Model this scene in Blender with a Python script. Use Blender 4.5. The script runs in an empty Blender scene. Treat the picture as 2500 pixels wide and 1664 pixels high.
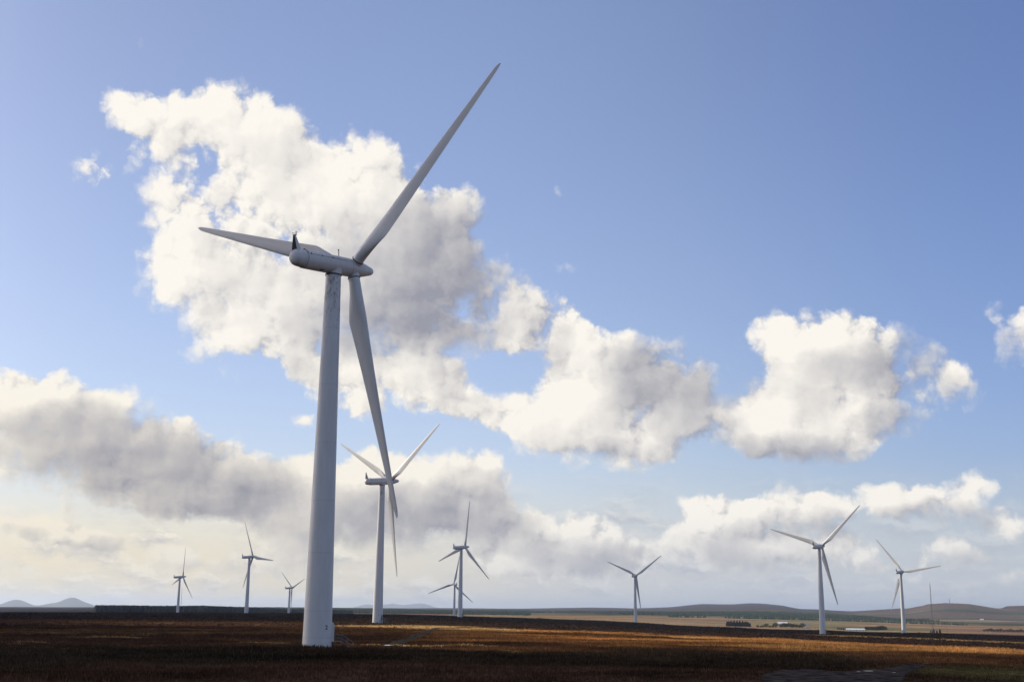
import bpy, math, random
import numpy as np
from mathutils import Matrix, Vector
R = math.radians
SC = bpy.context.scene
COL = SC.collection
random.seed(7)
RNG = np.random.default_rng(7)
EYE = 6.0                                   # camera height over the moor, metres

# ------------------------------------------------------------------ camera
cd = bpy.data.cameras.new('camera')
cam = bpy.data.objects.new('camera', cd); COL.objects.link(cam)
cd.sensor_width = 36.0; cd.lens = 41.89; cd.clip_start = 0.5; cd.clip_end = 200000
cam.matrix_world = Matrix.Translation((0, 0, EYE)) @ Matrix.Rotation(R(90 + 12.706), 4, 'X') @ Matrix.Rotation(R(0.6127), 4, 'Z')
SC.camera = cam

# ------------------------------------------------------------------ light
SUN_AZ, SUN_EL = -63.0, 26.0
sd = bpy.data.lights.new('sun', 'SUN'); sd.energy = 5.0; sd.angle = R(0.5); sd.color = (1.0, 0.88, 0.70)
sun = bpy.data.objects.new('sun', sd); COL.objects.link(sun)
sdir = Vector((math.sin(R(SUN_AZ)) * math.cos(R(SUN_EL)), math.cos(R(SUN_AZ)) * math.cos(R(SUN_EL)), math.sin(R(SUN_EL))))
sun.rotation_euler = sdir.to_track_quat('Z', 'Y').to_euler()
SC.view_settings.view_transform = 'Standard'; SC.view_settings.look = 'None'
SC.view_settings.exposure = EXPO = 0.0; SC.view_settings.gamma = 1.0
SC.cycles.max_bounces = 4; SC.cycles.diffuse_bounces = 2; SC.cycles.glossy_bounces = 2
SC.cycles.transparent_max_bounces = 8; SC.cycles.volume_bounces = 0

CLOUDS = [(-18.24, 3.39, 5.48, 0.68, 4, -0.4),(-2.03, 14.64, 0.52, 1.38, 10, -0.3),(-10.66, 18.62, 6.89, 5.4, 0, 1.2),(-13.59, 21.42, 3.75, 3.3, 0, 0.9),(-16.02, 23.04, 2.53, 2.15, 0, 0.95),(-19.26, 22.45, 2.11, 1.48, 10, 0.8),(-17.76, 21.57, 2.48, 1.93, 20, 0.7),(-17.38, 19.44, 2.01, 2.17, 0, 0.65),(-16.67, 18.12, 2.47, 1.97, 0, 0.6),(-14.12, 22.95, 2.1, 1.95, 0, 0.5),(-11.72, 22.18, 2.13, 1.76, 0, 0.6),(-8.17, 20.41, 3.12, 2.47, 0, 0.9),(-7.79, 21.65, 1.69, 1.34, 0, 0.5),(-5.52, 19.31, 3.13, 2.49, 0, 0.8),(-6.09, 17.22, 5.26, 3.65, 0, 1.0),(-3.06, 17.12, 3.59, 2.98, 0, 0.95),(-4.76, 16.03, 4.29, 2.74, 0, 0.4),(-6.63, 14.3, 3.06, 2.51, 0, 0.35),(-3.81, 12.72, 2.12, 1.38, 0, 0.25),(-2.67, 19.3, 1.69, 1.36, 0, 0.6),(-15.88, 15.79, 3.37, 3.09, 0, 1.0),(-16.65, 15.32, 1.99, 1.54, 0, 0.4),(-13.08, 13.56, 4.8, 3.13, 0, 1.0),(-9.34, 13.36, 5.36, 3.17, 0, 0.9),(-13.6, 12.1, 2.92, 1.12, 0, 0.6),(-10.05, 10.75, 2.74, 1.58, 0, 0.75),(-5.35, 14.14, 4.72, 3.43, 0, 0.95),(-2.12, 13.6, 2.6, 1.95, 0, 0.7),(-20.32, 19.29, 1.73, 2.13, -20, 0.75),(-13.93, 10.86, 2.45, 0.78, 10, 0.3),(-18.88, 25.0, 1.35, 1.04, 0, 0.2),(-16.22, 25.45, 0.92, 0.84, 0, 0.18),(-6.14, 21.53, 1.21, 1.12, 0, 0.25),(-15.16, 19.97, 1.02, 1.53, 25, -0.5),(-16.49, 23.67, 0.68, 1.28, 0, -0.3),(-12.18, 22.64, 0.71, 1.53, 20, -0.3),(-17.65, 16.63, 0.77, 0.87, 0, -0.2),(-9.13, 22.17, 0.96, 1.11, 0, -0.3),(-13.29, 16.81, 0.68, 0.67, 0, -0.1),(-0.52, 14.87, 1.9, 2.07, 0, 0.95),(1.0, 13.74, 2.13, 2.3, 0, 0.95),(-0.17, 12.48, 2.82, 1.26, 0, 0.9),(3.25, 13.12, 2.23, 2.29, 0, 1.05),(4.74, 11.34, 3.93, 2.74, 0, 0.95),(7.25, 10.49, 4.32, 3.4, 0, 0.9),(3.04, 8.64, 4.37, 2.5, 0, 0.85),(5.54, 7.6, 4.09, 1.58, 0, 0.9),(8.92, 10.67, 2.72, 2.49, 0, 0.6),(1.98, 9.26, 2.55, 2.51, 0, 0.85),(3.46, 10.3, 2.78, 2.74, 0, 0.5),(8.67, 8.61, 2.7, 2.03, 0, 0.75),(-4.08, 11.05, 2.8, 2.17, 0, 1.0),(-2.46, 9.62, 2.79, 1.83, 0, 0.8),(-4.95, 11.86, 1.75, 1.94, 0, 0.75),(-0.34, 8.82, 2.55, 1.83, 0, 0.85),(0.29, 9.87, 1.16, 0.92, 0, 0.4),(-7.32, 10.33, 2.19, 2.72, 0, 1.0),(-9.95, 8.8, 0.9, 0.63, 0, 0.65),(7.5, 12.66, 1.39, 0.8, 0, 0.45),(5.39, 12.9, 0.93, 0.69, 0, 0.5),(2.39, 19.66, 0.97, 0.68, -40, 0.36),(2.61, 16.35, 1.43, 0.92, 0, 0.28),(0.27, 11.02, 1.4, 0.92, 0, -0.25),(-2.73, 12.33, 1.41, 0.69, 0, -0.4),(15.09, 11.91, 3.03, 2.11, 0, 0.95),(16.21, 12.37, 2.47, 1.88, 0, 1.0),(12.7, 12.82, 1.34, 1.12, 0, 0.4),(10.91, 8.17, 1.78, 1.34, 0, 0.5),(13.7, 12.38, 2.42, 2.46, 0, 0.85),(18.03, 11.57, 2.31, 2.4, 0, 0.75),(11.73, 8.56, 3.08, 1.9, 0, 0.95),(14.96, 9.09, 4.67, 2.65, 0, 0.95),(18.1, 9.58, 2.7, 2.17, 0, 0.8),(13.51, 7.72, 4.29, 1.33, 0, 0.95),(10.83, 12.27, 2.48, 1.47, 0, 0.6),(12.62, 10.78, 2.65, 1.34, 0, 0.45),(20.44, 10.45, 2.03, 2.15, 0, 0.95),(23.77, 11.88, 1.66, 2.42, 0, 0.95),(22.22, 13.17, 1.21, 0.85, 0, 0.6),(16.03, 7.06, 1.06, 0.44, 0, 0.3),(17.72, 6.22, 3.28, 0.97, 0, -0.6),(10.85, 6.34, 2.2, 0.89, 0, -0.3),(12.84, 6.11, 1.3, 0.88, 0, 0.33),(10.37, 10.64, 1.13, 2.03, 0, -0.4),(12.4, 10.18, 1.99, 1.79, 0, 0.6),(9.82, 13.12, 1.82, 1.13, 0, -0.25),(14.03, 10.54, 2.83, 2.22, 0, 0.45),(16.01, 10.46, 2.35, 2.2, 0, 0.5),(12.86, 11.59, 1.77, 1.34, 0, 0.3),(-22.61, 9.08, 4.08, 1.69, 0, 0.95),(-21.4, 9.86, 2.05, 1.28, 0, 0.75),(-22.43, 7.17, 4.68, 2.93, 0, 1.1),(-19.52, 8.71, 2.73, 2.15, 0, 0.9),(-17.64, 7.84, 3.2, 2.17, 10, 0.95),(-15.64, 6.94, 3.47, 1.96, 15, 0.95),(-18.83, 6.0, 5.08, 2.35, 5, 1.0),(-16.11, 5.33, 4.97, 1.62, 8, 1.0),(-13.83, 6.21, 3.51, 2.19, 0, 0.95),(-12.02, 5.87, 3.33, 2.1, 0, 0.95),(-13.72, 4.52, 5.05, 1.2, 5, 0.8),(-15.34, 8.16, 0.97, 0.55, 0, 0.5),(-18.54, 9.47, 1.27, 1.08, 0, 0.6),(-0.34, 8.72, 1.39, 0.69, 0, 0.3),(-9.38, 5.55, 3.15, 2.11, 0, 0.95),(-7.15, 5.81, 3.87, 2.24, 0, 0.9),(-4.67, 5.86, 3.89, 2.25, 0, 0.95),(-2.39, 5.79, 3.21, 2.25, 0, 0.95),(-1.35, 5.91, 2.07, 2.03, 0, 0.8),(-6.05, 3.79, 5.9, 2.0, 0, 0.9),(-3.18, 4.04, 4.33, 1.67, 0, 0.8),(-0.28, 4.28, 2.51, 1.12, 0, 0.85),(-9.71, 3.92, 3.35, 1.54, 0, 0.75),(2.82, 3.59, 3.39, 1.56, 0, 1.0),(4.26, 2.89, 2.92, 1.55, 0, 1.0),(0.35, 3.06, 3.4, 1.56, 0, 0.95),(1.59, 2.16, 5.84, 1.33, 0, 0.9),(6.3, 2.5, 1.34, 0.99, 0, 0.6),(8.97, 4.33, 1.77, 1.55, 0, 0.9),(10.79, 4.32, 1.97, 1.65, 0, 0.9),(9.75, 3.12, 3.27, 1.32, 0, 0.85),(7.94, 3.32, 1.78, 1.32, 0, 0.6),(12.78, 4.51, 2.58, 1.53, 0, 0.9),(15.14, 4.79, 2.73, 1.63, 0, 0.9),(16.91, 5.35, 2.28, 1.72, 0, 0.9),(18.97, 5.12, 2.62, 1.81, 0, 1.0),(20.43, 4.9, 2.18, 1.37, 0, 0.8),(21.59, 5.83, 1.18, 0.95, 0, 0.7),(14.29, 3.11, 5.0, 0.97, 0, 0.6),(12.52, 2.82, 1.72, 0.98, 0, 0.5),(15.83, 3.11, 1.87, 0.96, 0, 0.5),(12.16, 3.62, 1.08, 0.55, 0, -0.3),(20.11, 2.8, 2.17, 1.04, 0, 0.95),(21.35, 2.5, 1.36, 0.52, 0, 0.5),(7.56, 4.53, 1.34, 0.67, 0, -0.2),(11.43, 5.53, 0.88, 0.66, 0, -0.3),(22.52, 3.91, 1.82, 1.03, 0, 0.95),(22.54, 1.75, 1.71, 0.71, 0, 0.6),(11.91, 2.33, 5.09, 1.3, 0, 0.8),(17.66, 1.94, 3.62, 0.95, 0, 0.7),(-22.16, 3.36, 2.18, 1.03, 0, 1.1),(-20.62, 3.22, 1.61, 1.25, 0, 1.0),(-18.84, 2.8, 2.58, 1.26, 5, 1.1),(-21.73, 1.68, 2.98, 0.78, 0, 0.75),(-15.52, 2.49, 2.34, 1.18, 0, 0.8),(-13.95, 1.94, 3.67, 1.07, 0, 0.7),(-10.06, 2.91, 3.78, 1.53, 0, 0.75),(-11.6, 1.89, 3.06, 0.97, 0, 0.6),(-6.58, 1.57, 4.48, 0.88, 0, 0.5),(6.69, 1.3, 4.4, 0.66, 0, 0.45),(-19.13, 0.79, 4.53, 0.54, 0, 0.4)]
GREYS = [(-3.89, 15.64, 6.5, 5.0, 0, 0.6),(-11.58, 16.11, 4.23, 1.22, 0, 0.08),(-14.33, 13.88, 2.45, 1.21, 0, 0.1),(-4.92, 14.36, 4.95, 3.12, 0, 1.3),(-3.28, 17.53, 3.27, 2.7, 0, 1.1),(-8.07, 13.21, 3.82, 1.86, 0, 0.6),(-2.12, 13.6, 2.58, 1.67, 0, 1.1),(-6.92, 16.36, 3.67, 2.48, 0, 0.5),(-10.28, 15.37, 4.24, 2.46, 0, 0.15),(-10.87, 10.81, 2.06, 1.02, 0, 0.3),(8.32, 11.51, 3.31, 2.89, 0, 1.2),(6.0, 11.12, 2.31, 2.28, 0, 0.6),(9.27, 7.99, 2.64, 1.23, 0, 0.8),(4.71, 7.4, 3.11, 0.82, 0, 0.45),(1.76, 12.59, 1.28, 2.09, 0, 0.55),(8.07, 9.86, 3.09, 2.47, 0, 0.5),(-2.69, 10.25, 1.27, 1.04, 0, 0.15),(13.49, 7.31, 3.9, 1.01, 0, 1.0),(18.76, 10.93, 2.26, 2.57, 0, 0.85),(14.87, 11.42, 1.39, 1.01, 0, 0.6),(18.24, 8.58, 2.44, 1.18, 0, 0.8),(12.42, 10.79, 2.41, 1.22, 0, 0.6),(16.65, 11.44, 1.56, 1.6, 0, 0.35),(20.59, 9.85, 1.11, 0.98, 0, 0.3),(23.48, 11.62, 1.78, 1.53, 0, 0.4),(-19.06, 6.58, 5.19, 2.72, 5, 1.1),(-15.75, 5.74, 5.14, 1.97, 8, 1.3),(-15.27, 7.16, 2.97, 1.39, 15, 0.8),(-12.58, 5.25, 3.61, 1.5, 0, 1.05),(-11.45, 6.5, 1.82, 1.41, 0, 0.6),(-22.98, 7.32, 2.17, 1.52, 0, 0.35),(-20.16, 8.48, 2.26, 1.56, 0, 0.4),(-17.88, 8.42, 1.93, 1.18, 10, 0.3),(-5.64, 3.9, 6.81, 2.02, 0, 1.3),(-1.96, 5.28, 2.5, 1.84, 0, 0.9),(-4.43, 4.63, 3.73, 1.42, 0, 0.7),(-9.28, 3.32, 3.24, 1.0, 0, 0.6),(-0.07, 3.87, 2.07, 0.81, 0, 0.7),(3.64, 2.49, 3.47, 1.01, 0, 0.9),(1.38, 2.87, 2.06, 0.81, 0, 0.7),(-18.54, 2.48, 2.06, 0.67, 0, 0.7),(-21.87, 3.09, 1.25, 0.38, 0, 0.6),(15.67, 3.8, 5.95, 1.17, 0, 0.8),(9.75, 3.02, 2.78, 1.0, 0, 0.7),(20.21, 4.33, 2.16, 0.96, 0, 0.7),(20.45, 2.41, 2.32, 0.66, 0, 0.8),(-13.93, 1.65, 3.92, 0.68, 0, 0.6),(12.69, 2.13, 4.6, 0.79, 0, 0.5),(-9.62, 2.12, 3.22, 0.79, 0, 0.5)]
PROFILE = [(-25.735,[(187,0.0),(524,0.0),(876,-0.22),(1070,-0.3),(1500,-2.62),(1650,-13.5),(1750,-17.0),(2080,-24.0),(4000,-11.1),(9000,-11.3)]),(-22.552,[(187,0.0),(524,0.0),(876,-0.37),(1070,-0.5),(1400,-2.19),(1650,-13.5),(1750,-17.0),(2080,-24.0),(4000,-8.96),(9000,-10.01)]),(-18.802,[(187,0.0),(524,0.0),(876,-0.29),(1070,-0.41),(1400,-1.57),(1650,-13.5),(1750,-17.0),(2080,-24.0),(2250,-6.52),(9000,-3.74)]),(-13.943,[(187,0.0),(524,0.0),(876,-0.19),(1070,-0.3),(1420,-0.77),(1650,-13.5),(1750,-17.0),(2080,-24.0),(2350,-4.47),(5000,-0.42),(9000,5.87)]),(-8.888,[(187,0.0),(524,0.05),(876,-0.13),(1070,-0.23),(1400,-0.37),(1650,-13.5),(1750,-17.0),(2080,-24.0),(3000,-8.63),(5000,-0.63),(9000,8.6)]),(-3.687,[(187,0.0),(524,0.1),(876,-0.07),(1070,-0.16),(1350,-0.67),(1650,-13.5),(1750,-17.0),(2080,-24.0),(3000,-7.86),(6000,-0.2),(10000,13.62)]),(1.099,[(187,0.0),(524,-1.0),(876,-2.11),(1070,-2.5),(1300,-2.7),(2200,-10.15),(3600,-8.69),(6500,2.83),(11000,22.23)]),(3.968,[(187,0.0),(524,-1.66),(876,-4.0),(1070,-4.22),(1300,-4.11),(2200,-14.69),(3600,-7.95),(6500,4.12),(11000,36.93)]),(5.872,[(187,0.0),(524,-2.1),(876,-5.26),(1070,-5.37),(1290,-5.65),(2200,-17.43),(3600,-7.83),(6500,6.39),(11000,31.72)]),(7.574,[(187,0.0),(524,-2.5),(876,-6.4),(1250,-7.49),(2200,-20.93),(3600,-10.16),(6500,8.41),(11000,47.57)]),(8.945,[(187,0.0),(524,-2.79),(876,-6.77),(1220,-7.99),(2200,-22.4),(3600,-10.93),(6500,12.15),(11000,75.14)]),(10.306,[(187,0.0),(524,-3.09),(876,-7.14),(1180,-8.31),(2200,-22.44),(3600,-11.7),(6500,13.75),(11000,75.85)]),(11.121,[(187,0.0),(524,-3.26),(876,-7.37),(1150,-8.66),(2200,-22.74),(3600,-12.26),(6500,14.72),(11000,86.89)]),(11.858,[(187,0.0),(524,-3.42),(876,-7.57),(1150,-9.19),(2200,-23.06),(3600,-12.87),(6500,15.58),(11000,85.72)]),(12.664,[(187,0.0),(524,-3.6),(876,-7.79),(1130,-9.25),(2200,-22.65),(3600,-13.42),(6500,16.53),(11000,69.53)]),(13.319,[(187,0.0),(524,-3.74),(876,-7.97),(1100,-9.02),(2200,-23.0),(3600,-14.07),(6500,15.23),(10500,44.33)]),(14.477,[(187,0.0),(524,-4.0),(876,-8.3),(1050,-8.37),(2200,-22.38),(3600,-15.47),(6000,8.17),(9500,32.02)]),(15.479,[(187,0.0),(524,-4.29),(876,-8.5),(1080,-9.36),(2200,-24.59),(3600,-15.82),(5500,0.36),(9000,23.72)]),(17.77,[(187,0.0),(524,-4.96),(876,-8.97),(1250,-12.19),(2200,-23.97),(3600,-19.6),(5500,-10.89),(8000,40.0)]),(18.463,[(187,-0.01),(524,-5.13),(876,-9.2),(1070,-9.2),(1270,-12.63),(2200,-24.24),(3600,-20.13),(5500,-10.09),(7500,49.24)]),(18.98,[(187,-0.03),(524,-5.25),(876,-9.38),(1070,-9.38),(1290,-13.13),(2200,-23.93),(3600,-20.81),(5500,-9.5),(7300,63.4)]),(19.664,[(187,-0.04),(524,-5.41),(876,-9.62),(1070,-9.62),(1300,-13.43),(2200,-24.19),(3600,-21.33),(5500,-8.71),(7200,70.0)]),(20.679,[(187,-0.07),(524,-5.66),(876,-9.99),(1070,-9.99),(1300,-13.72),(2200,-24.23),(3600,-22.64),(5500,-10.9),(7200,65.48)]),(21.68,[(187,-0.09),(524,-5.9),(876,-10.35),(1070,-10.35),(1300,-14.05),(2200,-24.27),(3600,-22.84),(5500,-13.05),(7200,44.54)]),(22.176,[(187,-0.1),(524,-6.02),(876,-10.54),(1070,-10.54),(1300,-14.28),(2200,-24.61),(3600,-23.48),(5500,-12.45),(8000,61.6)]),(22.832,[(187,-0.12),(524,-6.19),(876,-10.78),(1070,-10.78),(1300,-14.56),(2200,-24.85),(3600,-23.96),(5500,-13.31),(8000,64.79)]),(26.015,[(187,-0.2),(524,-7.0),(876,-12.0),(1070,-12.0),(1300,-15.52),(2200,-23.99),(3600,-25.18),(5500,-17.45),(8000,61.28)])]
HILLS_A = [(-27.346, -40.0), (-25.044, 27.4), (-23.599, -8.6), (-22.627, 3.1), (-22.313, 66.5), (-22.024, 100.8), (-21.789, 87.4), (-21.617, 59.1), (-21.339, 5.6), (-21.101, -11.6), (-20.839, 15.3), (-20.558, 38.7), (-20.308, 51.0), (-20.064, 100.2), (-19.885, 138.2), (-19.683, 150.4), (-19.509, 136.5), (-19.294, 85.7), (-19.028, 46.1), (-18.727, 2.9), (-18.407, -44.0), (-17.531, -85.1)]
HILLS_B = [(-7.694, -23.7), (-7.132, 54.2), (-6.851, 111.8), (-6.606, 132.2), (-6.282, 109.7), (-5.808, 131.7), (-5.618, 145.5), (-5.448, 171.5), (-5.275, 141.7), (-4.95, 119.3), (-4.664, 139.9), (-4.283, 176.2), (-3.996, 175.7), (-3.707, 115.7), (-3.456, 67.7), (-2.937, -3.1)]

# ------------------------------------------------------------------ node helpers
class G:
    def __init__(self, tree): self.t = tree; self.n = tree.nodes; self.l = tree.links
    def new(self, typ, **kw):
        n = self.n.new(typ)
        for k, v in kw.items(): setattr(n, k, v)
        return n
    def put(self, sock, v):
        if isinstance(v, bpy.types.NodeSocket): self.l.new(v, sock)
        elif v is not None: sock.default_value = v
    def m(self, op, a, b=None, c=None, clamp=False):
        n = self.new('ShaderNodeMath', operation=op, use_clamp=clamp)
        for i, v in enumerate((a, b, c)):
            if v is not None: self.put(n.inputs[i], v)
        return n.outputs[0]
    def vm(self, op, a, b=None, c=None, scale=None):
        n = self.new('ShaderNodeVectorMath', operation=op)
        for i, v in enumerate((a, b, c)):
            if v is not None: self.put(n.inputs[i], v)
        if scale is not None: self.put(n.inputs['Scale'], scale)
        return n.outputs['Value'] if op in ('LENGTH', 'DOT_PRODUCT') else n.outputs[0]
    def noise(self, vec, scale, detail=4, rough=.5, dim='3D', col=False, dist=0.0, lac=2.0):
        n = self.new('ShaderNodeTexNoise', noise_dimensions=dim)
        self.put(n.inputs['Vector'], vec); n.inputs['Scale'].default_value = scale
        n.inputs['Detail'].default_value = detail; n.inputs['Roughness'].default_value = rough
        n.inputs['Distortion'].default_value = dist; n.inputs['Lacunarity'].default_value = lac
        return n.outputs['Color'] if col else n.outputs[0]
    def ramp(self, v, a, b, lo=0.0, hi=1.0, smooth=True):
        n = self.new('ShaderNodeMapRange', interpolation_type='SMOOTHSTEP' if smooth else 'LINEAR')
        self.put(n.inputs[0], v)
        for i, x in zip((1, 2, 3, 4), (a, b, lo, hi)): self.put(n.inputs[i], x)
        return n.outputs[0]
    def mix(self, f, a, b, mode='MIX'):
        n = self.new('ShaderNodeMix', data_type='RGBA', blend_type=mode)
        self.put(n.inputs[0], f)
        for s, v in ((n.inputs[6], a), (n.inputs[7], b)):
            self.put(s, v if isinstance(v, bpy.types.NodeSocket) else (*v, 1.0))
        return n.outputs[2]
    def xyz(self, x, y, z):
        n = self.new('ShaderNodeCombineXYZ')
        for i, v in enumerate((x, y, z)): self.put(n.inputs[i], v)
        return n.outputs[0]

def lin(r, g, b):
    f = lambda c: (c / 255 / 12.92) if c <= 10 else ((c / 255 + .055) / 1.055) ** 2.4
    return (f(r), f(g), f(b))

# ------------------------------------------------------------------ sky: Nishita plus cumulus laid out by compass bearing and height
w = bpy.data.worlds.new('World'); SC.world = w; w.use_nodes = True
w.cycles.sampling_method = 'MANUAL'; w.cycles.sample_map_resolution = 512
g = G(w.node_tree); w.node_tree.nodes.clear()
out = g.new('ShaderNodeOutputWorld'); bg = g.new('ShaderNodeBackground')
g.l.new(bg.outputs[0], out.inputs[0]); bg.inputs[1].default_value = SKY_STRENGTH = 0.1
sky = g.new('ShaderNodeTexSky', sky_type='NISHITA'); sky.sun_disc = False
sky.sun_elevation = R(SUN_EL); sky.sun_rotation = R(SUN_AZ); sky.air_density = 1.0; sky.dust_density = 1.2; sky.ozone_density = 3.0
tc = g.new('ShaderNodeTexCoord'); sep = g.new('ShaderNodeSeparateXYZ'); g.l.new(tc.outputs['Generated'], sep.inputs[0])
dx, dy, dz = sep.outputs
DEG = 180 / math.pi
azim = g.m('MULTIPLY', g.m('ARCTAN2', dx, dy), DEG)
elev = g.m('MULTIPLY', g.m('ARCSINE', dz), DEG)
P0 = g.xyz(azim, elev, 0.0)
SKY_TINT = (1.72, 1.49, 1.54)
def blobs(P, table):
    acc = 0.0
    for (a, e, ra, re, rot, wt) in table:
        mp = g.new('ShaderNodeMapping', vector_type='TEXTURE')
        g.l.new(P, mp.inputs['Vector']); mp.inputs['Location'].default_value = (a, e, 0)
        mp.inputs['Rotation'].default_value = (0, 0, R(-rot)); mp.inputs['Scale'].default_value = (ra, re, 1)
        gt = g.new('ShaderNodeTexGradient', gradient_type='SPHERICAL'); g.l.new(mp.outputs[0], gt.inputs[0])
        acc = g.m('MULTIPLY_ADD', gt.outputs['Fac'], wt, acc)
    return acc
w1 = g.vm('SUBTRACT', g.noise(P0, .28, 3, .55, col=True), (.5, .5, .5))
w2 = g.vm('SUBTRACT', g.noise(P0, 1.1, 4, .55, col=True), (.5, .5, .5))
PW = g.vm('ADD', P0, g.vm('ADD', g.vm('MULTIPLY', w1, (1.0, .9, 0)), g.vm('MULTIPLY', w2, (.9, .8, 0))))
M0 = blobs(PW, CLOUDS)
# each billow is lit on the flank that faces the sun, up and to the left
M1 = blobs(g.vm('ADD', PW, (-1.25, .80, 0)), [c_ for c_ in CLOUDS if c_[5] > .3])
LIT = g.ramp(g.m('SUBTRACT', M0, M1), -.65, .75, .55, -.55, smooth=False)
# cauliflower detail: rounded cells over cells; the same field sampled a little toward the sun gives lit and shaded flanks
def billow(P, sc, det):
    v = g.new('ShaderNodeTexVoronoi', feature='SMOOTH_F1', voronoi_dimensions='2D'); g.put(v.inputs['Vector'], P); v.inputs['Scale'].default_value = sc
    v.inputs['Smoothness'].default_value = .5; v.inputs['Detail'].default_value = det; v.inputs['Roughness'].default_value = .5; v.inputs['Lacunarity'].default_value = 2.3
    d = v.outputs['Distance']
    return g.m('SUBTRACT', .5, g.m('MULTIPLY', g.m('MULTIPLY', d, d), 1.6))
PD = g.vm('ADD', P0, g.vm('MULTIPLY', w2, (.55, .55, 0)))
PS = g.vm('ADD', PD, (-.30, .32, 0))
b0 = billow(PD, .50, 3.2); b1 = billow(PS, .50, 3.2)
n0 = g.noise(g.vm('ADD', P0, g.vm('MULTIPLY', w2, (.9, .9, 0))), 1.25, 9, .60)
D = g.m('ADD', g.m('MULTIPLY', M0, 1.35), g.m('ADD', g.m('MULTIPLY', g.m('SUBTRACT', b0, .18), .38), g.m('MULTIPLY', g.m('SUBTRACT', n0, .49), .62)))
GR0 = blobs(PW, GREYS)
GR = g.m('DIVIDE', g.m('MULTIPLY', GR0, 1.55), g.m('ADD', GR0, .66))
soft = g.m('ADD', g.ramp(g.noise(P0, .16, 2, .5), .42, .58, .48, .85), g.ramp(GR0, .05, .6, 0, .5))
alpha = g.ramp(D, .20, g.m('ADD', soft, .20))
relief = g.m('MULTIPLY', g.m('SUBTRACT', b0, b1), g.ramp(D, 1.5, .35, .10, .52))
q0 = g.noise(PW, .36, 3, .5); q1 = g.noise(g.vm('ADD', PW, (-.6, .65, 0)), .36, 3, .5)
grey = g.m('ADD', g.m('MULTIPLY', GR, .75), g.m('ADD', .04, g.m('MULTIPLY', LIT, .55)))
grey = g.m('SUBTRACT', grey, relief)
grey = g.m('SUBTRACT', grey, g.m('MULTIPLY', g.m('SUBTRACT', q0, q1), .45))
grey = g.m('SUBTRACT', grey, g.m('MULTIPLY', g.m('SUBTRACT', n0, .48), .06))
shade = g.ramp(grey, -.10, 1.10, smooth=False)
# cloud light: warm white toward the sun, blue-grey in its own shade; creamier low and left
warm = g.m('MULTIPLY', g.ramp(elev, 14, 0), g.ramp(azim, 8, -22))
lit = g.mix(warm, lin(254, 249, 240), lin(252, 242, 220))
drk = g.mix(warm, lin(154, 155, 167), lin(160, 158, 165))
cloud = g.mix(shade, lit, drk)
cloud = g.mix(g.ramp(elev, 5.0, .5, 0, .42), cloud, g.mix(g.ramp(azim, 12, -18), lin(198, 203, 212), lin(228, 222, 210)))
# low far cloud: flat streaks close to the horizon
PL = g.vm('MULTIPLY', P0, (.26, .70, 0))
n_lo = g.noise(g.vm('ADD', PL, g.vm('MULTIPLY', w2, (.5, .8, 0))), 1.0, 7, .6)
lo_mask = g.m('MULTIPLY', g.ramp(elev, 7.2, 3.2), g.ramp(n_lo, .42, .66))
lo_mask = g.m('MULTIPLY', lo_mask, g.ramp(azim, 24, 2, .5, .85))
n_lo2 = g.noise(g.vm('ADD', PL, (.05, .16, 0)), 1.0, 7, .6)
lo_sh = g.ramp(g.m('SUBTRACT', n_lo2, n_lo), -.10, .12)
lo_lit = g.mix(g.ramp(azim, 10, -18), lin(220, 221, 222), lin(252, 244, 226))
lo_drk = g.mix(g.ramp(azim, 10, -18), lin(170, 177, 193), lin(186, 185, 191))
low = g.mix(lo_sh, lo_lit, lo_drk)
INV = 1.0 / SKY_STRENGTH / 2 ** EXPO
skyc = sky.outputs[0]
# maritime air: a pale veil at the horizon
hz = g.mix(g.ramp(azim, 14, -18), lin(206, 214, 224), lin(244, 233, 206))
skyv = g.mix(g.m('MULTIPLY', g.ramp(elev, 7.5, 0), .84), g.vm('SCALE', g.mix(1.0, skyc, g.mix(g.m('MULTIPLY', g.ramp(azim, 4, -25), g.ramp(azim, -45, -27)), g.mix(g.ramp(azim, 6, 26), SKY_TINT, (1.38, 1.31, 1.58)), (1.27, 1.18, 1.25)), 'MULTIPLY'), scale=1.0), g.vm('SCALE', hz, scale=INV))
skyv = g.mix(lo_mask, skyv, g.vm('SCALE', low, scale=INV))
fin_ = g.mix(alpha, skyv, g.vm('SCALE', cloud, scale=INV))
# the same broken cumulus carries on round the rest of the sky
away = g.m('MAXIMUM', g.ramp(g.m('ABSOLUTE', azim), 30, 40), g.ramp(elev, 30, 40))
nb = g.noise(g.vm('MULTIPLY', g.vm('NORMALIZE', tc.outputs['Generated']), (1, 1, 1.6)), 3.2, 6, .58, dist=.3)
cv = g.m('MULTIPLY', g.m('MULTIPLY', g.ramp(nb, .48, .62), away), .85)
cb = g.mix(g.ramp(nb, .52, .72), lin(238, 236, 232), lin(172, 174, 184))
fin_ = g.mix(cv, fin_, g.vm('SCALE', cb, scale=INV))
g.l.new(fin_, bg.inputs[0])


def principled(name, col=(.5, .5, .5), rough=.6, metal=0.0, spec=.5):
    m = bpy.data.materials.new(name); m.use_nodes = True
    p = m.node_tree.nodes['Principled BSDF']
    p.inputs['Base Color'].default_value = (*col, 1); p.inputs['Roughness'].default_value = rough
    p.inputs['Metallic'].default_value = metal; p.inputs['Specular IOR Level'].default_value = spec
    return m, G(m.node_tree), p

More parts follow.
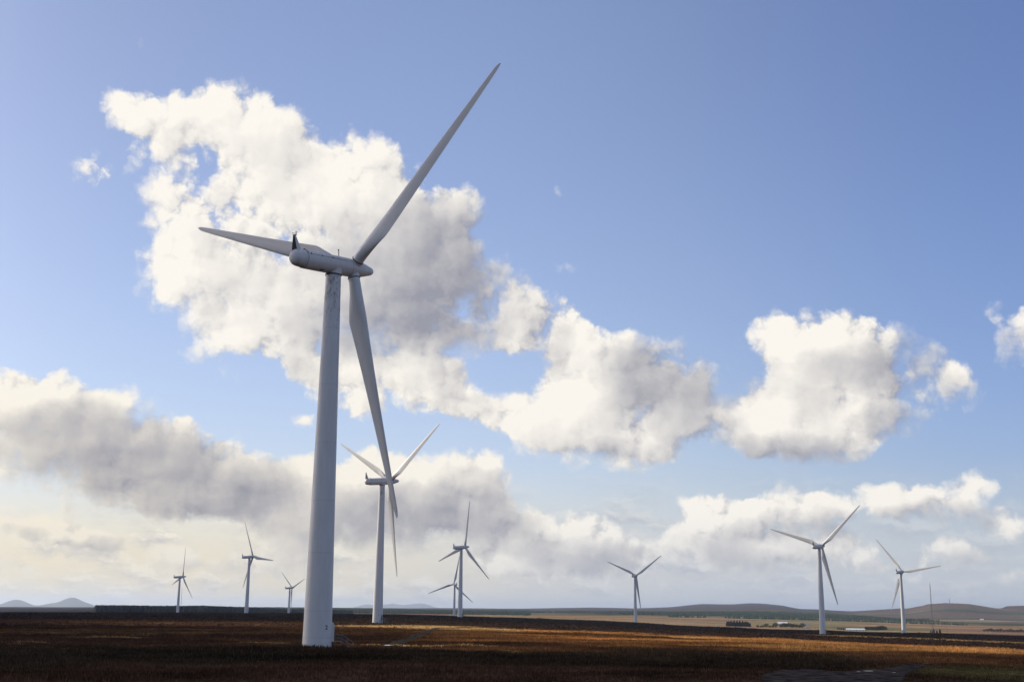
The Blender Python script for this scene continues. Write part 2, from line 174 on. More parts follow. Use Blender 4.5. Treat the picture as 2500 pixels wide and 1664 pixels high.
def varied(name, col, rough=.6, amount=.15, scale=2.0, spec=.5, metal=0.0):
    m, h, p = principled(name, col, rough, metal, spec)
    geo = h.new('ShaderNodeTexCoord')
    n = h.noise(geo.outputs['Object'], scale, 5, .6)
    lo = tuple(c * (1 - amount) for c in col); hi = tuple(min(1, c * (1 + amount)) for c in col)
    h.put(p.inputs['Base Color'], h.mix(h.ramp(n, .35, .65), lo, hi))
    return m

# white paint with faint weathering; the tower also carries oil streaks below the nacelle
def paint(name, streaks=False):
    m, h, p = principled(name, (.58, .58, .56), .42)
    tcn = h.new('ShaderNodeTexCoord'); ob = tcn.outputs['Object']
    n = h.noise(h.vm('MULTIPLY', ob, (1.2, 1.2, .22)), 1.0, 6, .6)
    c = h.mix(h.ramp(n, .3, .75), (.60, .605, .59), (.55, .55, .535))
    if streaks:
        s2 = h.new('ShaderNodeSeparateXYZ'); h.l.new(ob, s2.inputs[0])
        top = h.ramp(s2.outputs[2], 44.0, 58.0)
        st = h.noise(h.vm('MULTIPLY', ob, (2.4, 2.4, .55)), 1.0, 7, .68, dist=1.2)
        line = h.m('SUBTRACT', 1.0, h.m('ABSOLUTE', h.m('MULTIPLY', h.m('SUBTRACT', st, .5), 17.0)), clamp=True)
        blot = h.ramp(h.noise(h.vm('MULTIPLY', ob, (1.1, 1.1, .45)), 1.3, 4, .6), .45, .58)
        f = h.m('MULTIPLY', h.m('MULTIPLY', line, blot), top)
        wash = h.m('MULTIPLY', h.m('MULTIPLY', blot, h.ramp(s2.outputs[2], 50.0, 58.2)), .25)
        c = h.mix(h.m('MAXIMUM', h.m('MULTIPLY', f, 1.0, clamp=True), wash), c, (.06, .055, .05))
    if streaks:
        seam = 0.0
        for zs in (1.7, 5.6, 14.2, 22.1, 31.0, 40.2, 49.3):
            seam = h.m('ADD', seam, h.m('LESS_THAN', h.m('ABSOLUTE', h.m('SUBTRACT', s2.outputs[2], zs)), .035))
        c = h.mix(h.m('MULTIPLY', seam, .28), c, (.16, .16, .17))
    h.put(p.inputs['Base Color'], c)
    h.put(p.inputs['Roughness'], h.ramp(n, .3, .7, .36, .52))
    return m

M_TOWER = paint('tower_paint', True); M_WHITE = paint('white_paint')
M_DARK = varied('dark_seal', (.018, .018, .02), .7)
M_BLACK = varied('black_grille', (.012, .012, .014), .8)
M_STEEL = varied('galvanised_steel', (.12, .125, .13), .6, metal=.3)
M_INK, _, _ = principled('black_lettering', (.012, .012, .014), .6)
M_RED = varied('red_lamp', (.35, .05, .03), .4)

# ------------------------------------------------------------------ mesh helpers
class MB:
    def __init__(s): s.v = []; s.f = []
    def add(s, v, f):
        o = len(s.v); s.v += [tuple(p) for p in v]; s.f += [tuple(i + o for i in q) for q in f]
    def box(s, c, d, M=None):
        x, y, z = (k / 2 for k in d)
        v = [Vector((a * x, b * y, e * z)) for a in (-1, 1) for b in (-1, 1) for e in (-1, 1)]
        if M: v = [M @ p for p in v]
        v = [p + Vector(c) for p in v]
        s.add(v, [(0, 1, 3, 2), (4, 6, 7, 5), (0, 4, 5, 1), (2, 3, 7, 6), (0, 2, 6, 4), (1, 5, 7, 3)])
    def bar(s, a, b, r=.03, n=6, r2=None):
        a, b = Vector(a), Vector(b); d = (b - a).normalized(); r2 = r if r2 is None else r2
        u = d.orthogonal().normalized(); q = d.cross(u)
        v = [a + (u * math.cos(t) + q * math.sin(t)) * r for t in [2 * math.pi * i / n for i in range(n)]]
        v += [b + (u * math.cos(t) + q * math.sin(t)) * r2 for t in [2 * math.pi * i / n for i in range(n)]]
        s.add(v, [(i, (i + 1) % n, n + (i + 1) % n, n + i) for i in range(n)] + [tuple(range(n))[::-1], tuple(range(n, 2 * n))])
    def rings(s, R_, cap0=True, cap1=True):
        n = len(R_[0]); v = [p for r in R_ for p in r]; f = []
        for k in range(len(R_) - 1):
            for i in range(n): f.append((k * n + i, k * n + (i + 1) % n, (k + 1) * n + (i + 1) % n, (k + 1) * n + i))
        if cap0: f.append(tuple(range(n))[::-1])
        if cap1: f.append(tuple(range((len(R_) - 1) * n, len(R_) * n)))
        s.add(v, f)
    def revolve(s, prof, axis='Y', n=48):
        rr = []
        for y, r in prof:
            ring = []
            for i in range(n):
                t = 2 * math.pi * i / n
                ring.append((r * math.cos(t), y, -r * math.sin(t)) if axis == 'Y' else (r * math.cos(t), r * math.sin(t), y))
            rr.append(ring)
        s.rings(rr)
    def mesh(s, name, smooth=False, ang=35):
        me = bpy.data.meshes.new(name); me.from_pydata(s.v, [], s.f); me.update()
        if smooth:
            me.polygons.foreach_set('use_smooth', [True] * len(me.polygons))
            me.set_sharp_from_angle(angle=R(ang))
        return me
def obj(name, me, mat, parent=None, M=None, **props):
    if isinstance(me, MB): me = me.mesh(name)
    if mat and not me.materials: me.materials.append(mat)
    o = bpy.data.objects.new(name, me); COL.objects.link(o)
    if parent: o.parent = parent
    if M is not None: o.matrix_local = M
    for k, v in props.items(): o[k] = v
    return o
def thing(name, label, cat, M, group=None):
    o = bpy.data.objects.new(name, None); COL.objects.link(o); o.matrix_world = M
    o['label'] = label; o['category'] = cat
    if group: o['group'] = group
    return o
def fastmesh(name, V, F, smooth=False):
    V = np.asarray(V, dtype=np.float32); F = np.asarray(F, dtype=np.int32)
    me = bpy.data.meshes.new(name); k = F.shape[1]
    me.vertices.add(len(V)); me.vertices.foreach_set('co', V.ravel())
    me.loops.add(F.size); me.loops.foreach_set('vertex_index', F.ravel())
    me.polygons.add(len(F)); me.polygons.foreach_set('loop_start', np.arange(0, F.size, k, dtype=np.int32))
    me.polygons.foreach_set('loop_total', np.full(len(F), k, dtype=np.int32))
    if smooth: me.polygons.foreach_set('use_smooth', np.ones(len(F), dtype=bool))
    me.update(calc_edges=True); return me

# ------------------------------------------------------------------ terrain
def vnoise(x, y, seed=0):                    # value noise, -1..1
    xi = np.floor(x).astype(np.int64); yi = np.floor(y).astype(np.int64); fx = x - xi; fy = y - yi
    def hsh(a, b):
        h_ = (a * 374761393 + b * 668265263 + seed * 974711) & 0x7fffffff
        h_ = ((h_ ^ (h_ >> 13)) * 1274126177) & 0x7fffffff
        return ((h_ ^ (h_ >> 16)) & 0xffff) / 32767.5 - 1
    sx = fx * fx * (3 - 2 * fx); sy = fy * fy * (3 - 2 * fy)
    return (hsh(xi, yi) * (1 - sx) + hsh(xi + 1, yi) * sx) * (1 - sy) + (hsh(xi, yi + 1) * (1 - sx) + hsh(xi + 1, yi + 1) * sx) * sy
def fbm(x, y, s, octv=4, seed=0):
    t = 0; a = 1; n = 0
    for k in range(octv):
        t = t + a * vnoise(x / s * 2 ** k + 31.7 * k, y / s * 2 ** k - 17.3 * k, seed + k); n += a; a *= .55
    return t / n * 1.4
PAZ = np.array([p[0] for p in PROFILE])
RGRID = np.unique(np.concatenate([np.geomspace(2, 45000, 420), np.arange(900, 2600, 12), [1300.0, 1350, 1400]]))
def _prof(pr):
    xs = [0] + [q[0] for q in pr] + [pr[-1][0] * 1.25, pr[-1][0] * 1.8, 48000]
    zs = [0] + [q[1] for q in pr] + [pr[-1][1] - 40, pr[-1][1] - 110, -260]
    return np.interp(RGRID, xs, zs)
PTAB = np.array([_prof(p[1]) for p in PROFILE])
def ground_z(x, y, rough=True):
    x = np.asarray(x, float); y = np.asarray(y, float)
    r = np.hypot(x, y); a = np.degrees(np.arctan2(x, y))
    back = np.abs(a) > 90; a = np.clip(np.where(back, 0, a), PAZ[0], PAZ[-1])
    i = np.clip(np.searchsorted(PAZ, a) - 1, 0, len(PAZ) - 2); t = (a - PAZ[i]) / (PAZ[i + 1] - PAZ[i])
    j = np.clip(np.searchsorted(RGRID, r) - 1, 0, len(RGRID) - 2); u = np.clip((r - RGRID[j]) / (RGRID[j + 1] - RGRID[j]), 0, 1)
    z = (PTAB[i, j] * (1 - u) + PTAB[i, j + 1] * u) * (1 - t) + (PTAB[i + 1, j] * (1 - u) + PTAB[i + 1, j + 1] * u) * t
    z = np.where(back, 0.0, z)
    if rough:
        z = z + (.16 * fbm(x, y, 26, 4, 3) + .16 * fbm(x, y, 7, 3, 33) * (r < 1500)) * np.clip(r / 150, 0, 1) + 3.0 * fbm(x, y, 600, 4, 9) * np.clip((r - 3000) / 4000, 0, 1)
    return z

# land cover: colour of what grows on moor, field and hill, with some sunlit and shaded bands painted in
C_HEATH = (.050, .026, .015); C_RUST = (.110, .052, .022); C_STRAW = (.42, .27, .105); C_ORANGE = (.42, .185, .050); C_RUSH = (.028, .021, .013)
def blend(c, col, f):
    f = np.clip(f, 0, 1)[..., None]; return c * (1 - f) + np.array(col) * f
def patch(x, y, cx, cy, rx, ry, rot=0.0, soft=.35):
    ca, sa = math.cos(R(rot)), math.sin(R(rot))
    u = ((x - cx) * ca + (y - cy) * sa) / rx; v = (-(x - cx) * sa + (y - cy) * ca) / ry
    return np.clip((1 - np.sqrt(u * u + v * v) + soft * .7 * fbm(x, y, max(min(rx, ry) * .6, 4), 4, 21)) / soft, 0, 1)
def sstep(v, a, b):
    t = np.clip((v - a) / (b - a), 0, 1); return t * t * (3 - 2 * t)
def landcover(x, y):
    r = np.hypot(x, y); a = np.degrees(np.arctan2(x, y)); n1 = fbm(x, y, 60, 5, 40); n2 = fbm(x, y, 18, 4, 50); n3 = fbm(x, y, 180, 4, 60)
    c = np.zeros(x.shape + (3,)) + np.array(C_HEATH)
    c = blend(c, C_RUST, sstep(n1 * .6 + n2 * .5, -.1, .6) * .9)
    c = blend(c, C_STRAW, sstep(n2 * .7 + fbm(x, y, 5, 3, 70) * .6, .55, 1.1) * .5)
    # grass moor to the right, the ochre belt, its colour also painting in the sunlit band
    belt = sstep(r + 30 * n2, 215, 262) * (1 - sstep(r + 30 * n2 + 40 * n3 + 8.5 * np.clip(a - 4, 0, 30), 455, 495)) * sstep(a, -5.5, -1)
    c = blend(c, C_ORANGE, belt * (.75 + .25 * n1))
    c = blend(c, C_STRAW, belt * sstep(n1 + .6 * n2, -.1, .7) * .5)
    dark = sstep(r + 18 * n2 + 25 * n1, 300, 318) * (1 - sstep(r + 22 * n2 + 25 * n1, 340, 362)) * sstep(a, -2, 0) * (1 - sstep(a, 9, 14))
    c = blend(c, C_HEATH, dark * .8)
    for cx, cy, rx, ry, f in ((-41, 208, 6, 4, .6), (-22, 206, 9, 4.5, .7), (-9, 207, 10, 5, .7), (-37, 425, 30, 30, .8), (-14, 400, 24, 60, .8), (-70, 300, 55, 40, .15)):
        c = blend(c, C_STRAW, patch(x, y, cx, cy, rx, ry) * f)
    for cx, cy, rx, ry in ((-75, 300, 45, 40), (-40, 330, 30, 60), (-10, 300, 22, 40), (30, 260, 60, 26)):
        c = blend(c, C_RUST, patch(x, y, cx, cy, rx, ry) * .7)
    rushes = sstep(r + 16 * n2, 128, 142) * (1 - sstep(r + 14 * n2 + 8 * n1, 180, 196)) * (1 - sstep(a, 15, 19))
    c = blend(c, C_RUSH, rushes * .85)
    c = blend(c, (.085, .048, .030), (1 - sstep(r + 14 * n2, 118, 138)) * sstep(n1 + n2, -.8, .8) * .9)
    c = blend(c, (.10, .085, .030), patch(x, y, 62, 128, 24, 26) * .8)
    c = blend(c, (.018, .012, .009), sstep(r + 60 * n2, 430, 600) * (1 - sstep(a + 2 * n1, -1, 3)) * .85)
    c = blend(c, (.028, .017, .012), sstep(r + 30 * n2 + 40 * n3 + 8.5 * np.clip(a - 4, 0, 30), 455, 495) * sstep(a, -3, 1) * .85)  # darkened beyond the belt: painted shade that ends the sunlit band
    c = blend(c, C_STRAW, sstep(r + 12 * n2, 690, 715) * (1 - sstep(r + 16 * n2, 770, 800)) * sstep(a + n1, 13, 15) * .6)  # straw grass strip, its bright colour standing in for a thin sunlit line
    # beyond the ridge
    far = sstep(r, 2000, 2250)
    tan = blend(blend(np.zeros_like(c) + np.array((.24, .155, .085)), (.27, .205, .11), sstep(n3, -.2, .5)), (.19, .11, .075), sstep(fbm(x, y * .35, 260, 4, 80), .1, .6))
    c = blend(c, (.10, .058, .042), sstep(r, 1350, 1600) * .9)
    tan = blend(tan, (.12, .135, .065), sstep(fbm(x * .4, y, 170, 4, 160), .25, .45) * .8)
    tan = blend(tan, (.16, .085, .06), sstep(fbm(x * .4, y, 230, 4, 170), .2, .5) * .8)
    c = blend(c, tan, far * sstep(a, -6, -2))
    green = (.085, .11, .05); wood = (.03, .045, .026); hill = (.045, .040, .044)
    c = blend(c, green, patch(x, y, 720, 2420, 150, 260, -18) * .8)
    c = blend(c, (.16, .16, .075), patch(x, y, 640, 2800, 160, 300, -15) * .7)
    c = blend(c, wood, sstep(r + 200 * n3, 3550, 3750) * (1 - sstep(r + 300 * n3, 6400, 6900)) * sstep(fbm(x, y, 900, 4, 90), -.7, -.1) * .9)
    c = blend(c, hill, sstep(r + 500 * n3, 6000, 7200) * .95)
    rt = sstep(a, 14.5, 17)
    h2 = blend(np.zeros_like(c) + np.array((.115, .085, .068)), (.27, .225, .135), sstep(fbm(x, y, 500, 4, 95), 0, .6))
    h2 = blend(h2, (.045, .068, .038), sstep(fbm(x * .45, y, 420, 4, 99), .18, .36) * .85)
    h2 = blend(h2, (.095, .065, .06), sstep(r + 700 * fbm(x, y, 800, 3, 98), 6500, 7000) * .85)
    c = blend(c, h2, sstep(r + 150 * n3, 4200, 4450) * rt)
    lf = 1 - sstep(a, -18.6, -17.5)
    c = blend(c, (.022, .018, .017), sstep(r, 1400, 1900) * lf)
    return c * np.clip(1 + .12 * n2 + (.55 * fbm(x, y * 1.6, 24, 4, 140) + .35 * fbm(x, y * 1.5, 9, 3, 150)) * (r < 420), .25, 2.2)[..., None]

def build_ground():
    az = np.concatenate([np.arange(-180, -32, 4.0), np.arange(-32, 32.01, .11), np.arange(36, 180, 4.0)])
    rr = np.concatenate([[0.5, 20, 50, 80], np.geomspace(92, 900, 330), np.arange(906, 1700, 7.0), np.arange(1710, 2600, 15), np.geomspace(2620, 12500, 190), [14000, 17000, 22000, 30000, 46000]])
    A, RR = np.meshgrid(R(1) * az, rr, indexing='ij'); X = RR * np.sin(A); Y = RR * np.cos(A); Z = ground_z(X, Y)
    na, nr = A.shape; V = np.stack([X, Y, Z], -1).reshape(-1, 3)
    i, j = np.meshgrid(np.arange(na), np.arange(nr - 1), indexing='ij'); i2 = (i + 1) % na
    F = np.stack([i * nr + j, i * nr + j + 1, i2 * nr + j + 1, i2 * nr + j], -1).reshape(-1, 4)
    me = fastmesh('ground', V, F, True)
    c = landcover(X, Y).reshape(-1, 3)
    at = me.color_attributes.new('landcover', 'FLOAT_COLOR', 'POINT')
    at.data.foreach_set('color', np.concatenate([c, np.ones((len(c), 1))], 1).astype(np.float32).ravel())
    m, h, p = principled('moor', (.1, .1, .1), 1.0, spec=0.0)
    a_ = h.new('ShaderNodeAttribute', attribute_name='landcover'); geo = h.new('ShaderNodeNewGeometry')
    pos = geo.outputs['Position']
    n = h.noise(pos, .5, 6, .7); n2 = h.noise(pos, .06, 6, .65)
    f = h.m('MULTIPLY', h.ramp(n, .3, .7, .55, 1.5), h.ramp(n2, .3, .7, .7, 1.35))
    h.put(p.inputs['Base Color'], h.vm('SCALE', a_.outputs['Color'], scale=f))
    b = h.new('ShaderNodeBump'); b.inputs['Strength'].default_value = .6; b.inputs['Distance'].default_value = .5
    h.put(b.inputs['Height'], n); h.l.new(b.outputs[0], p.inputs['Normal'])
    obj('ground', me, m, kind='structure')
build_ground()

# ------------------------------------------------------------------ grass, rushes and heather over the near moor
def ribbon_dist(x, y, pts):
    d = np.full(x.shape, 1e9)
    for (x0, y0), (x1, y1) in zip(pts[:-1], pts[1:]):
        ux, uy = x1 - x0, y1 - y0; L = ux * ux + uy * uy
        t = np.clip(((x - x0) * ux + (y - y0) * uy) / L, 0, 1); d = np.minimum(d, np.hypot(x - x0 - t * ux, y - y0 - t * uy))
    return d
TRACK = [(-27.5, 192.5), (-24.0, 195), (-21.0, 199.8), (-20.0, 217.0), (-19.9, 246.9), (-20.9, 295.4), (-22.5, 353.1), (-22.5, 400), (-14, 436), (10, 455), (60, 470)]
PAD = [(29.5, 133.0), (33.6, 136.5), (36.1, 132.5), (43.2, 141.5), (49.0, 149.0), (53, 156), (56, 156), (49.7, 146.7), (42.7, 130.9), (35.9, 112.0), (32, 92), (17, 92), (22, 107), (24.4, 120)]
def in_poly(x, y, P):
    c = np.zeros(x.shape, bool)
    for (x0, y0), (x1, y1) in zip(P, P[1:] + P[:1]):
        c ^= ((y0 > y) != (y1 > y)) & (x < (x1 - x0) * (y - y0) / (y1 - y0 + 1e-9) + x0)
    return c
def build_grass():
    N = 230000
    r = np.sqrt(RNG.uniform(88 ** 2, 380 ** 2, N)); keep = RNG.uniform(0, 1, N) < np.clip(190 / r, .35, 1)
    r = r[keep]; a = R(1) * RNG.uniform(-27, 27, len(r)); x = r * np.sin(a); y = r * np.cos(a)
    r2 = np.sqrt(RNG.uniform(380 ** 2, 1500 ** 2, 90000)); a2 = R(1) * RNG.uniform(-26, 26, len(r2))
    # keep far tufts where the ground is seen edge-on along the ridge
    k2 = RNG.uniform(0, 1, len(r2)) < np.where(r2 > 900, .9, .4); r2 = r2[k2]; a2 = a2[k2]
    x = np.concatenate([x, r2 * np.sin(a2)]); y = np.concatenate([y, r2 * np.cos(a2)]); r = np.hypot(x, y)
    ok = (ribbon_dist(x, y, TRACK) > 1.5 + .8 * fbm(x, y, 5, 3, 77)) & ~in_poly(x, y, PAD)
    for tx, ty in ((-28.84, 184.8), (-55.9, 520.7)): ok &= np.hypot(x - tx, y - ty) > 2.3
    clump = fbm(x, y, 7, 3, 120)
    ok &= clump > -.8
    x, y, r, clump = x[ok], y[ok], r[ok], clump[ok]
    col = landcover(x, y); n = len(x)
    tall = 1 + 1.0 * sstep(fbm(x, y, 30, 3, 130), .1, .6)
    short = patch(x, y, 62, 128, 24, 26)
    hgt = RNG.uniform(.16, .42, n) * tall * (1 + .25 * clump) * (1 - .55 * short) * np.where(r > 380, 1.3, 1)
    K = 5; V = np.zeros((n, K, 3, 3)); wid = np.clip(r * .00045, .06, .4) * RNG.uniform(.7, 1.4, n)
    z = ground_z(x, y)
    for k in range(K):
        t = RNG.uniform(0, 2 * np.pi, n); bx = x + RNG.normal(0, .14, n) * (1 + r / 400); by = y + RNG.normal(0, .14, n) * (1 + r / 400)
        hh = hgt * RNG.uniform(.6, 1.15, n); le = hh * RNG.uniform(.1, .6, n); t2 = RNG.uniform(0, 2 * np.pi, n)
        V[:, k, 0] = np.stack([bx - np.cos(t) * wid, by - np.sin(t) * wid, z - .08], -1)
        V[:, k, 1] = np.stack([bx + np.cos(t) * wid, by + np.sin(t) * wid, z - .08], -1)
        V[:, k, 2] = np.stack([bx + np.cos(t2) * le, by + np.sin(t2) * le, z + hh], -1)
    me = fastmesh('grass', V.reshape(-1, 3), np.arange(n * K * 3).reshape(-1, 3))
    cc = np.repeat(col[:, None, :], K, 1) * RNG.uniform(.6, 1.5, (n, K, 1)) * RNG.uniform(.72, 1.32, (n, 1, 1)); cc = np.repeat(cc.reshape(-1, 3), 3, 0)
    straw = RNG.uniform(0, 1, n * K) < .10; cc.reshape(-1, 3, 3)[straw] = cc.reshape(-1, 3, 3)[straw] * .5 + np.array((.15, .10, .05)) * .4
    at = me.color_attributes.new('plant', 'FLOAT_COLOR', 'POINT')
    at.data.foreach_set('color', np.concatenate([cc, np.ones((len(cc), 1))], 1).astype(np.float32).ravel())
    m, h, p = principled('moor_grass', (.1, .1, .1), 1.0, spec=0.0)
    a_ = h.new('ShaderNodeAttribute', attribute_name='plant'); geo = h.new('ShaderNodeNewGeometry')
    nn = h.ramp(h.noise(geo.outputs['Position'], .8, 4, .6), .3, .7, .7, 1.3)
    c = h.vm('SCALE', a_.outputs['Color'], scale=nn); h.put(p.inputs['Base Color'], c)
    tr = h.new('ShaderNodeBsdfTranslucent'); h.put(tr.inputs[0], c); mx = h.new('ShaderNodeMixShader'); mx.inputs[0].default_value = .4
    o_ = m.node_tree.nodes['Material Output']; h.l.new(p.outputs[0], mx.inputs[1]); h.l.new(tr.outputs[0], mx.inputs[2]); h.l.new(mx.outputs[0], o_.inputs[0])
    obj('grass', me, m, kind='stuff', label='tussocks of brown heather, rushes and straw grass over the near moor', category='grass')
build_grass()

# ------------------------------------------------------------------ gravel track and hard standing
M_GRAVEL = varied('gravel', (.040, .035, .030), 1.0, .65, .9, spec=0.0)
def ribbon(name, pts, half, mat):
    P = []
    for (x0, y0), (x1, y1) in zip(pts[:-1], pts[1:]):
        n = max(2, int(math.hypot(x1 - x0, y1 - y0) / 2))
        P += [(x0 + (x1 - x0) * i / n, y0 + (y1 - y0) * i / n) for i in range(n)]
    P.append(pts[-1]); P = np.array(P)
    for _ in range(6): P[1:-1] = (P[:-2] + P[1:-1] * 2 + P[2:]) / 4
    T = np.gradient(P, axis=0); T /= np.linalg.norm(T, axis=1)[:, None]; Nn = np.stack([T[:, 1], -T[:, 0]], -1)
    V = []
    for k in np.linspace(-1, 1, 5):
        q = P + Nn * half * k * (1 + .18 * vnoise(np.arange(len(P)) / 3.0, np.full(len(P), k * 3), 5))[:, None]
        V.append(np.concatenate([q, (ground_z(q[:, 0], q[:, 1]) + .07 - .03 * k * k)[:, None]], 1))
    V = np.array(V); n = len(P)
    F = [(k * n + i, k * n + i + 1, (k + 1) * n + i + 1, (k + 1) * n + i) for k in range(4) for i in range(n - 1)]
    return obj(name, fastmesh(name, V.reshape(-1, 3), F, True), mat, kind='structure')
ribbon('track', TRACK, 2.2, M_GRAVEL)
def polysheet(name, P, mat, lift, step=1.2, shrink=0):
    P = np.array(P); x0, y0 = P.min(0); x1, y1 = P.max(0)
    xs = np.arange(x0, x1 + step, step); ys = np.arange(y0, y1 + step, step)
    X, Y = np.meshgrid(xs, ys, indexing='ij'); Z = ground_z(X, Y) + lift
    cx, cy = (X[:-1, :-1] + step / 2), (Y[:-1, :-1] + step / 2)
    jit = .8 * step
    ins = in_poly(cx + jit * vnoise(cx * .8, cy * .8, 7), cy + jit * vnoise(cx * .8, cy * .8, 8), [tuple(p) for p in P])
    i, j = np.nonzero(ins); n = len(ys)
    F = np.stack([i * n + j, (i + 1) * n + j, (i + 1) * n + j + 1, i * n + j + 1], -1)
    u, inv = np.unique(F, return_inverse=True); V = np.stack([X.ravel(), Y.ravel(), Z.ravel()], -1)[u]
    return obj(name, fastmesh(name, V, inv.reshape(F.shape), True), mat, kind='structure')
polysheet('gravel_pad', PAD, varied('crushed_stone', (.055, .045, .037), 1.0, .6, .7, spec=0.0), .09, .5)
M_PUDDLE, _, _ = principled('puddle_water', (.02, .022, .024), .06, spec=.6)
for (px, py, rx, ry) in ((-19.5, 200.6, .85, 2.4), (-17.6, 201.0, .75, 2.0), (37.9, 129.9, .5, .35), (36.2, 127.6, .2, .2), (38.9, 124.6, .2, .2)):
    mb = MB(); n = 22; zc = float(ground_z(px, py)) + .16
    ring = [(px + rx * math.cos(t) * (1 + .15 * math.sin(3 * t + px)), py + ry * math.sin(t) * (1 + .12 * math.cos(2 * t)), zc) for t in [2 * math.pi * i / n for i in range(n)]]
    mb.add(ring, [tuple(range(n))]); obj('puddle', mb, M_PUDDLE, kind='structure')

# ------------------------------------------------------------------ wind turbine
TT, HZ, OV, TILT, BL = 58.2, 1.743, 4.238, 5.716, 41.48
def tower_r(z): return 2.19 + (1.21 - 2.19) * z / TT
def tower_mesh():
    mb = MB(); prof = [(-6.0, tower_r(0) + .02)]
    for z in (0, 7.5, 15, 22, 29.4, 36, 43, 50, TT): prof.append((z, tower_r(z)))
    mb.revolve(prof, 'Z', 64)
    return mb.mesh('tower', True, 40)
def ring_mesh(r, z0, z1):
    mb = MB(); mb.revolve([(z0, r * .96), (z0 + .02, r), (z1 - .02, r), (z1, r * .96)], 'Z', 40); return mb.mesh('seal', True)
def airfoil(c, t, circ, n=26):
    pts = []
    for i in range(n):
        u = 2 * math.pi * i / n; xx = .5 - .5 * math.cos(u)          # 0 LE .. 1 TE
        yt = t / c / .2 * (.2969 * math.sqrt(xx) - .126 * xx - .3516 * xx ** 2 + .2843 * xx ** 3 - .1036 * xx ** 4)
        s_ = 1 if u < math.pi else -1
        ax, ay = (xx - .3) * c, s_ * yt * c + .02 * c * math.sin(math.pi * xx)
        bx, by = -c / 2 * math.cos(u), c / 2 * math.sin(u)
        pts.append((ax * (1 - circ) + bx * circ, ay * (1 - circ) + by * circ))
    return pts
def blade_mesh(pitch):
    st = [(1.80, 1.86, 1.86, 0, 1.0, 0), (2.6, 1.86, 1.84, 14, 1.0, 0), (4.2, 2.10, 1.66, 14, .62, 0), (6.0, 2.62, 1.34, 13.5, .25, 0), (8.0, 3.14, 1.04, 12, .05, 0), (8.8, 3.26, .95, 11.2, 0, 0),
          (9.6, 3.20, .90, 10.4, 0, 0), (13, 2.86, .72, 7.5, 0, 0), (18, 2.42, .54, 4.8, 0, 0), (24, 1.95, .38, 2.6, 0, 0), (30, 1.52, .27, 1.2, 0, 0), (35, 1.16, .19, .4, 0, 0), (38.5, .90, .14, 0, 0, 0),
          (40.3, .72, .10, 0, 0, .0), (41.0, .52, .07, 0, 0, .06), (41.35, .30, .05, 0, 0, .12), (41.48, .10, .03, 0, 0, .2)]
    rr = []
    for r, c, t, tw, ci, off in st:
        a = R(tw + pitch if r > 1.9 else pitch)
        ring = []
        for x, y in airfoil(c, t, ci):
            x += off
            ring.append((x * math.cos(a) + y * math.sin(a), -x * math.sin(a) + y * math.cos(a) + (r / BL) ** 2 * .5, r))
        rr.append(ring[::-1])
    mb = MB(); mb.rings(rr); return mb.mesh('blade', True, 50)
PITCH = 2.0
ME = dict(tower=tower_mesh(), collar=ring_mesh(1.32, -.10, .10), rootseal=ring_mesh(1.02, 1.66, 1.78), blade=blade_mesh(PITCH))
mb = MB(); mb.revolve([(-.1, 1.24), (.0, 1.24), (.55, 1.30), (1.3, 1.42)], 'Z', 40); ME['neck'] = mb.mesh('yaw_neck', True)
mb = MB(); mb.revolve([(-9.15, .02), (-9.11, .40), (-8.99, .76), (-8.76, 1.05), (-8.45, 1.22), (-8.05, 1.30), (-6.92, 1.38), (-6.84, 1.30), (-6.80, 1.49), (-2, 1.52), (1.5, 1.52), (3.04, 1.50)], 'Y', 56)
ME['nacelle'] = mb.mesh('nacelle', True, 30)
mb = MB(); mb.revolve([(3.12, 1.47), (4.2, 1.47), (5.3, 1.40), (6.3, 1.20), (7.3, .95), (8.2, .73), (8.65, .58), (8.9, .40), (9.02, .18), (9.04, .02)], 'Y', 56)
ME['spinner'] = mb.mesh('spinner', True, 40)
mb = MB(); mb.revolve([(.6, .97), (1.55, .97), (1.66, .93)], 'Z', 36); ME['socket'] = mb.mesh('blade_socket', True)
# tail fin: an upright duct, its dark grille facing backward
mb = MB()
b0, b1 = -8.6, -7.6
mb.add([(-.62, b0, 1.0), (.62, b0, 1.0), (.5, b1, 1.25), (-.5, b1, 1.25), (-.2, b0 - .05, 3.5), (.2, b0 - .05, 3.5), (.16, b0 + .25, 3.5), (-.16, b0 + .25, 3.5)],
       [(0, 1, 5, 4), (1, 2, 6, 5), (2, 3, 7, 6), (3, 0, 4, 7), (4, 5, 6, 7), (3, 2, 1, 0)]); ME['fin'] = mb.mesh('tail_fin')
mb = MB(); mb.add([(-.56, b0 - .03, 1.25), (.56, b0 - .03, 1.25), (.17, b0 - .075, 3.45), (-.17, b0 - .075, 3.45), (-.56, b0 + .02, 1.25), (.56, b0 + .02, 1.25), (.17, b0 - .03, 3.45), (-.17, b0 - .03, 3.45)],
       [(0, 1, 2, 3), (7, 6, 5, 4), (0, 4, 5, 1), (1, 5, 6, 2), (2, 6, 7, 3), (3, 7, 4, 0)]); ME['grille'] = mb.mesh('grille')
mb = MB(); mb.bar((-.42, b0 + .15, 3.58), (.42, b0 + .15, 3.58), .06); mb.box((0, b0 + .15, 3.55), (.3, .5, .06))
for x in (-.4, -.1, .15, .4): mb.bar((x, b0 + .15, 3.58), (x, b0 + .15, 3.92 + .12 * (x > 0)), .035)
for x in (-.4, .4): mb.box((x, b0 + .15, 3.95), (.14, .14, .1))
ME['sensor'] = mb.mesh('wind_sensor')
mb = MB(); mb.bar((.25, .9, 1.3), (.25, .9, 2.45), .09, 8); ME['mast'] = mb.mesh('lamp_post')
mb = MB(); mb.bar((.25, .9, 2.45), (.25, .9, 2.62), .12, 8); ME['lamp'] = mb.mesh('warning_lamp')
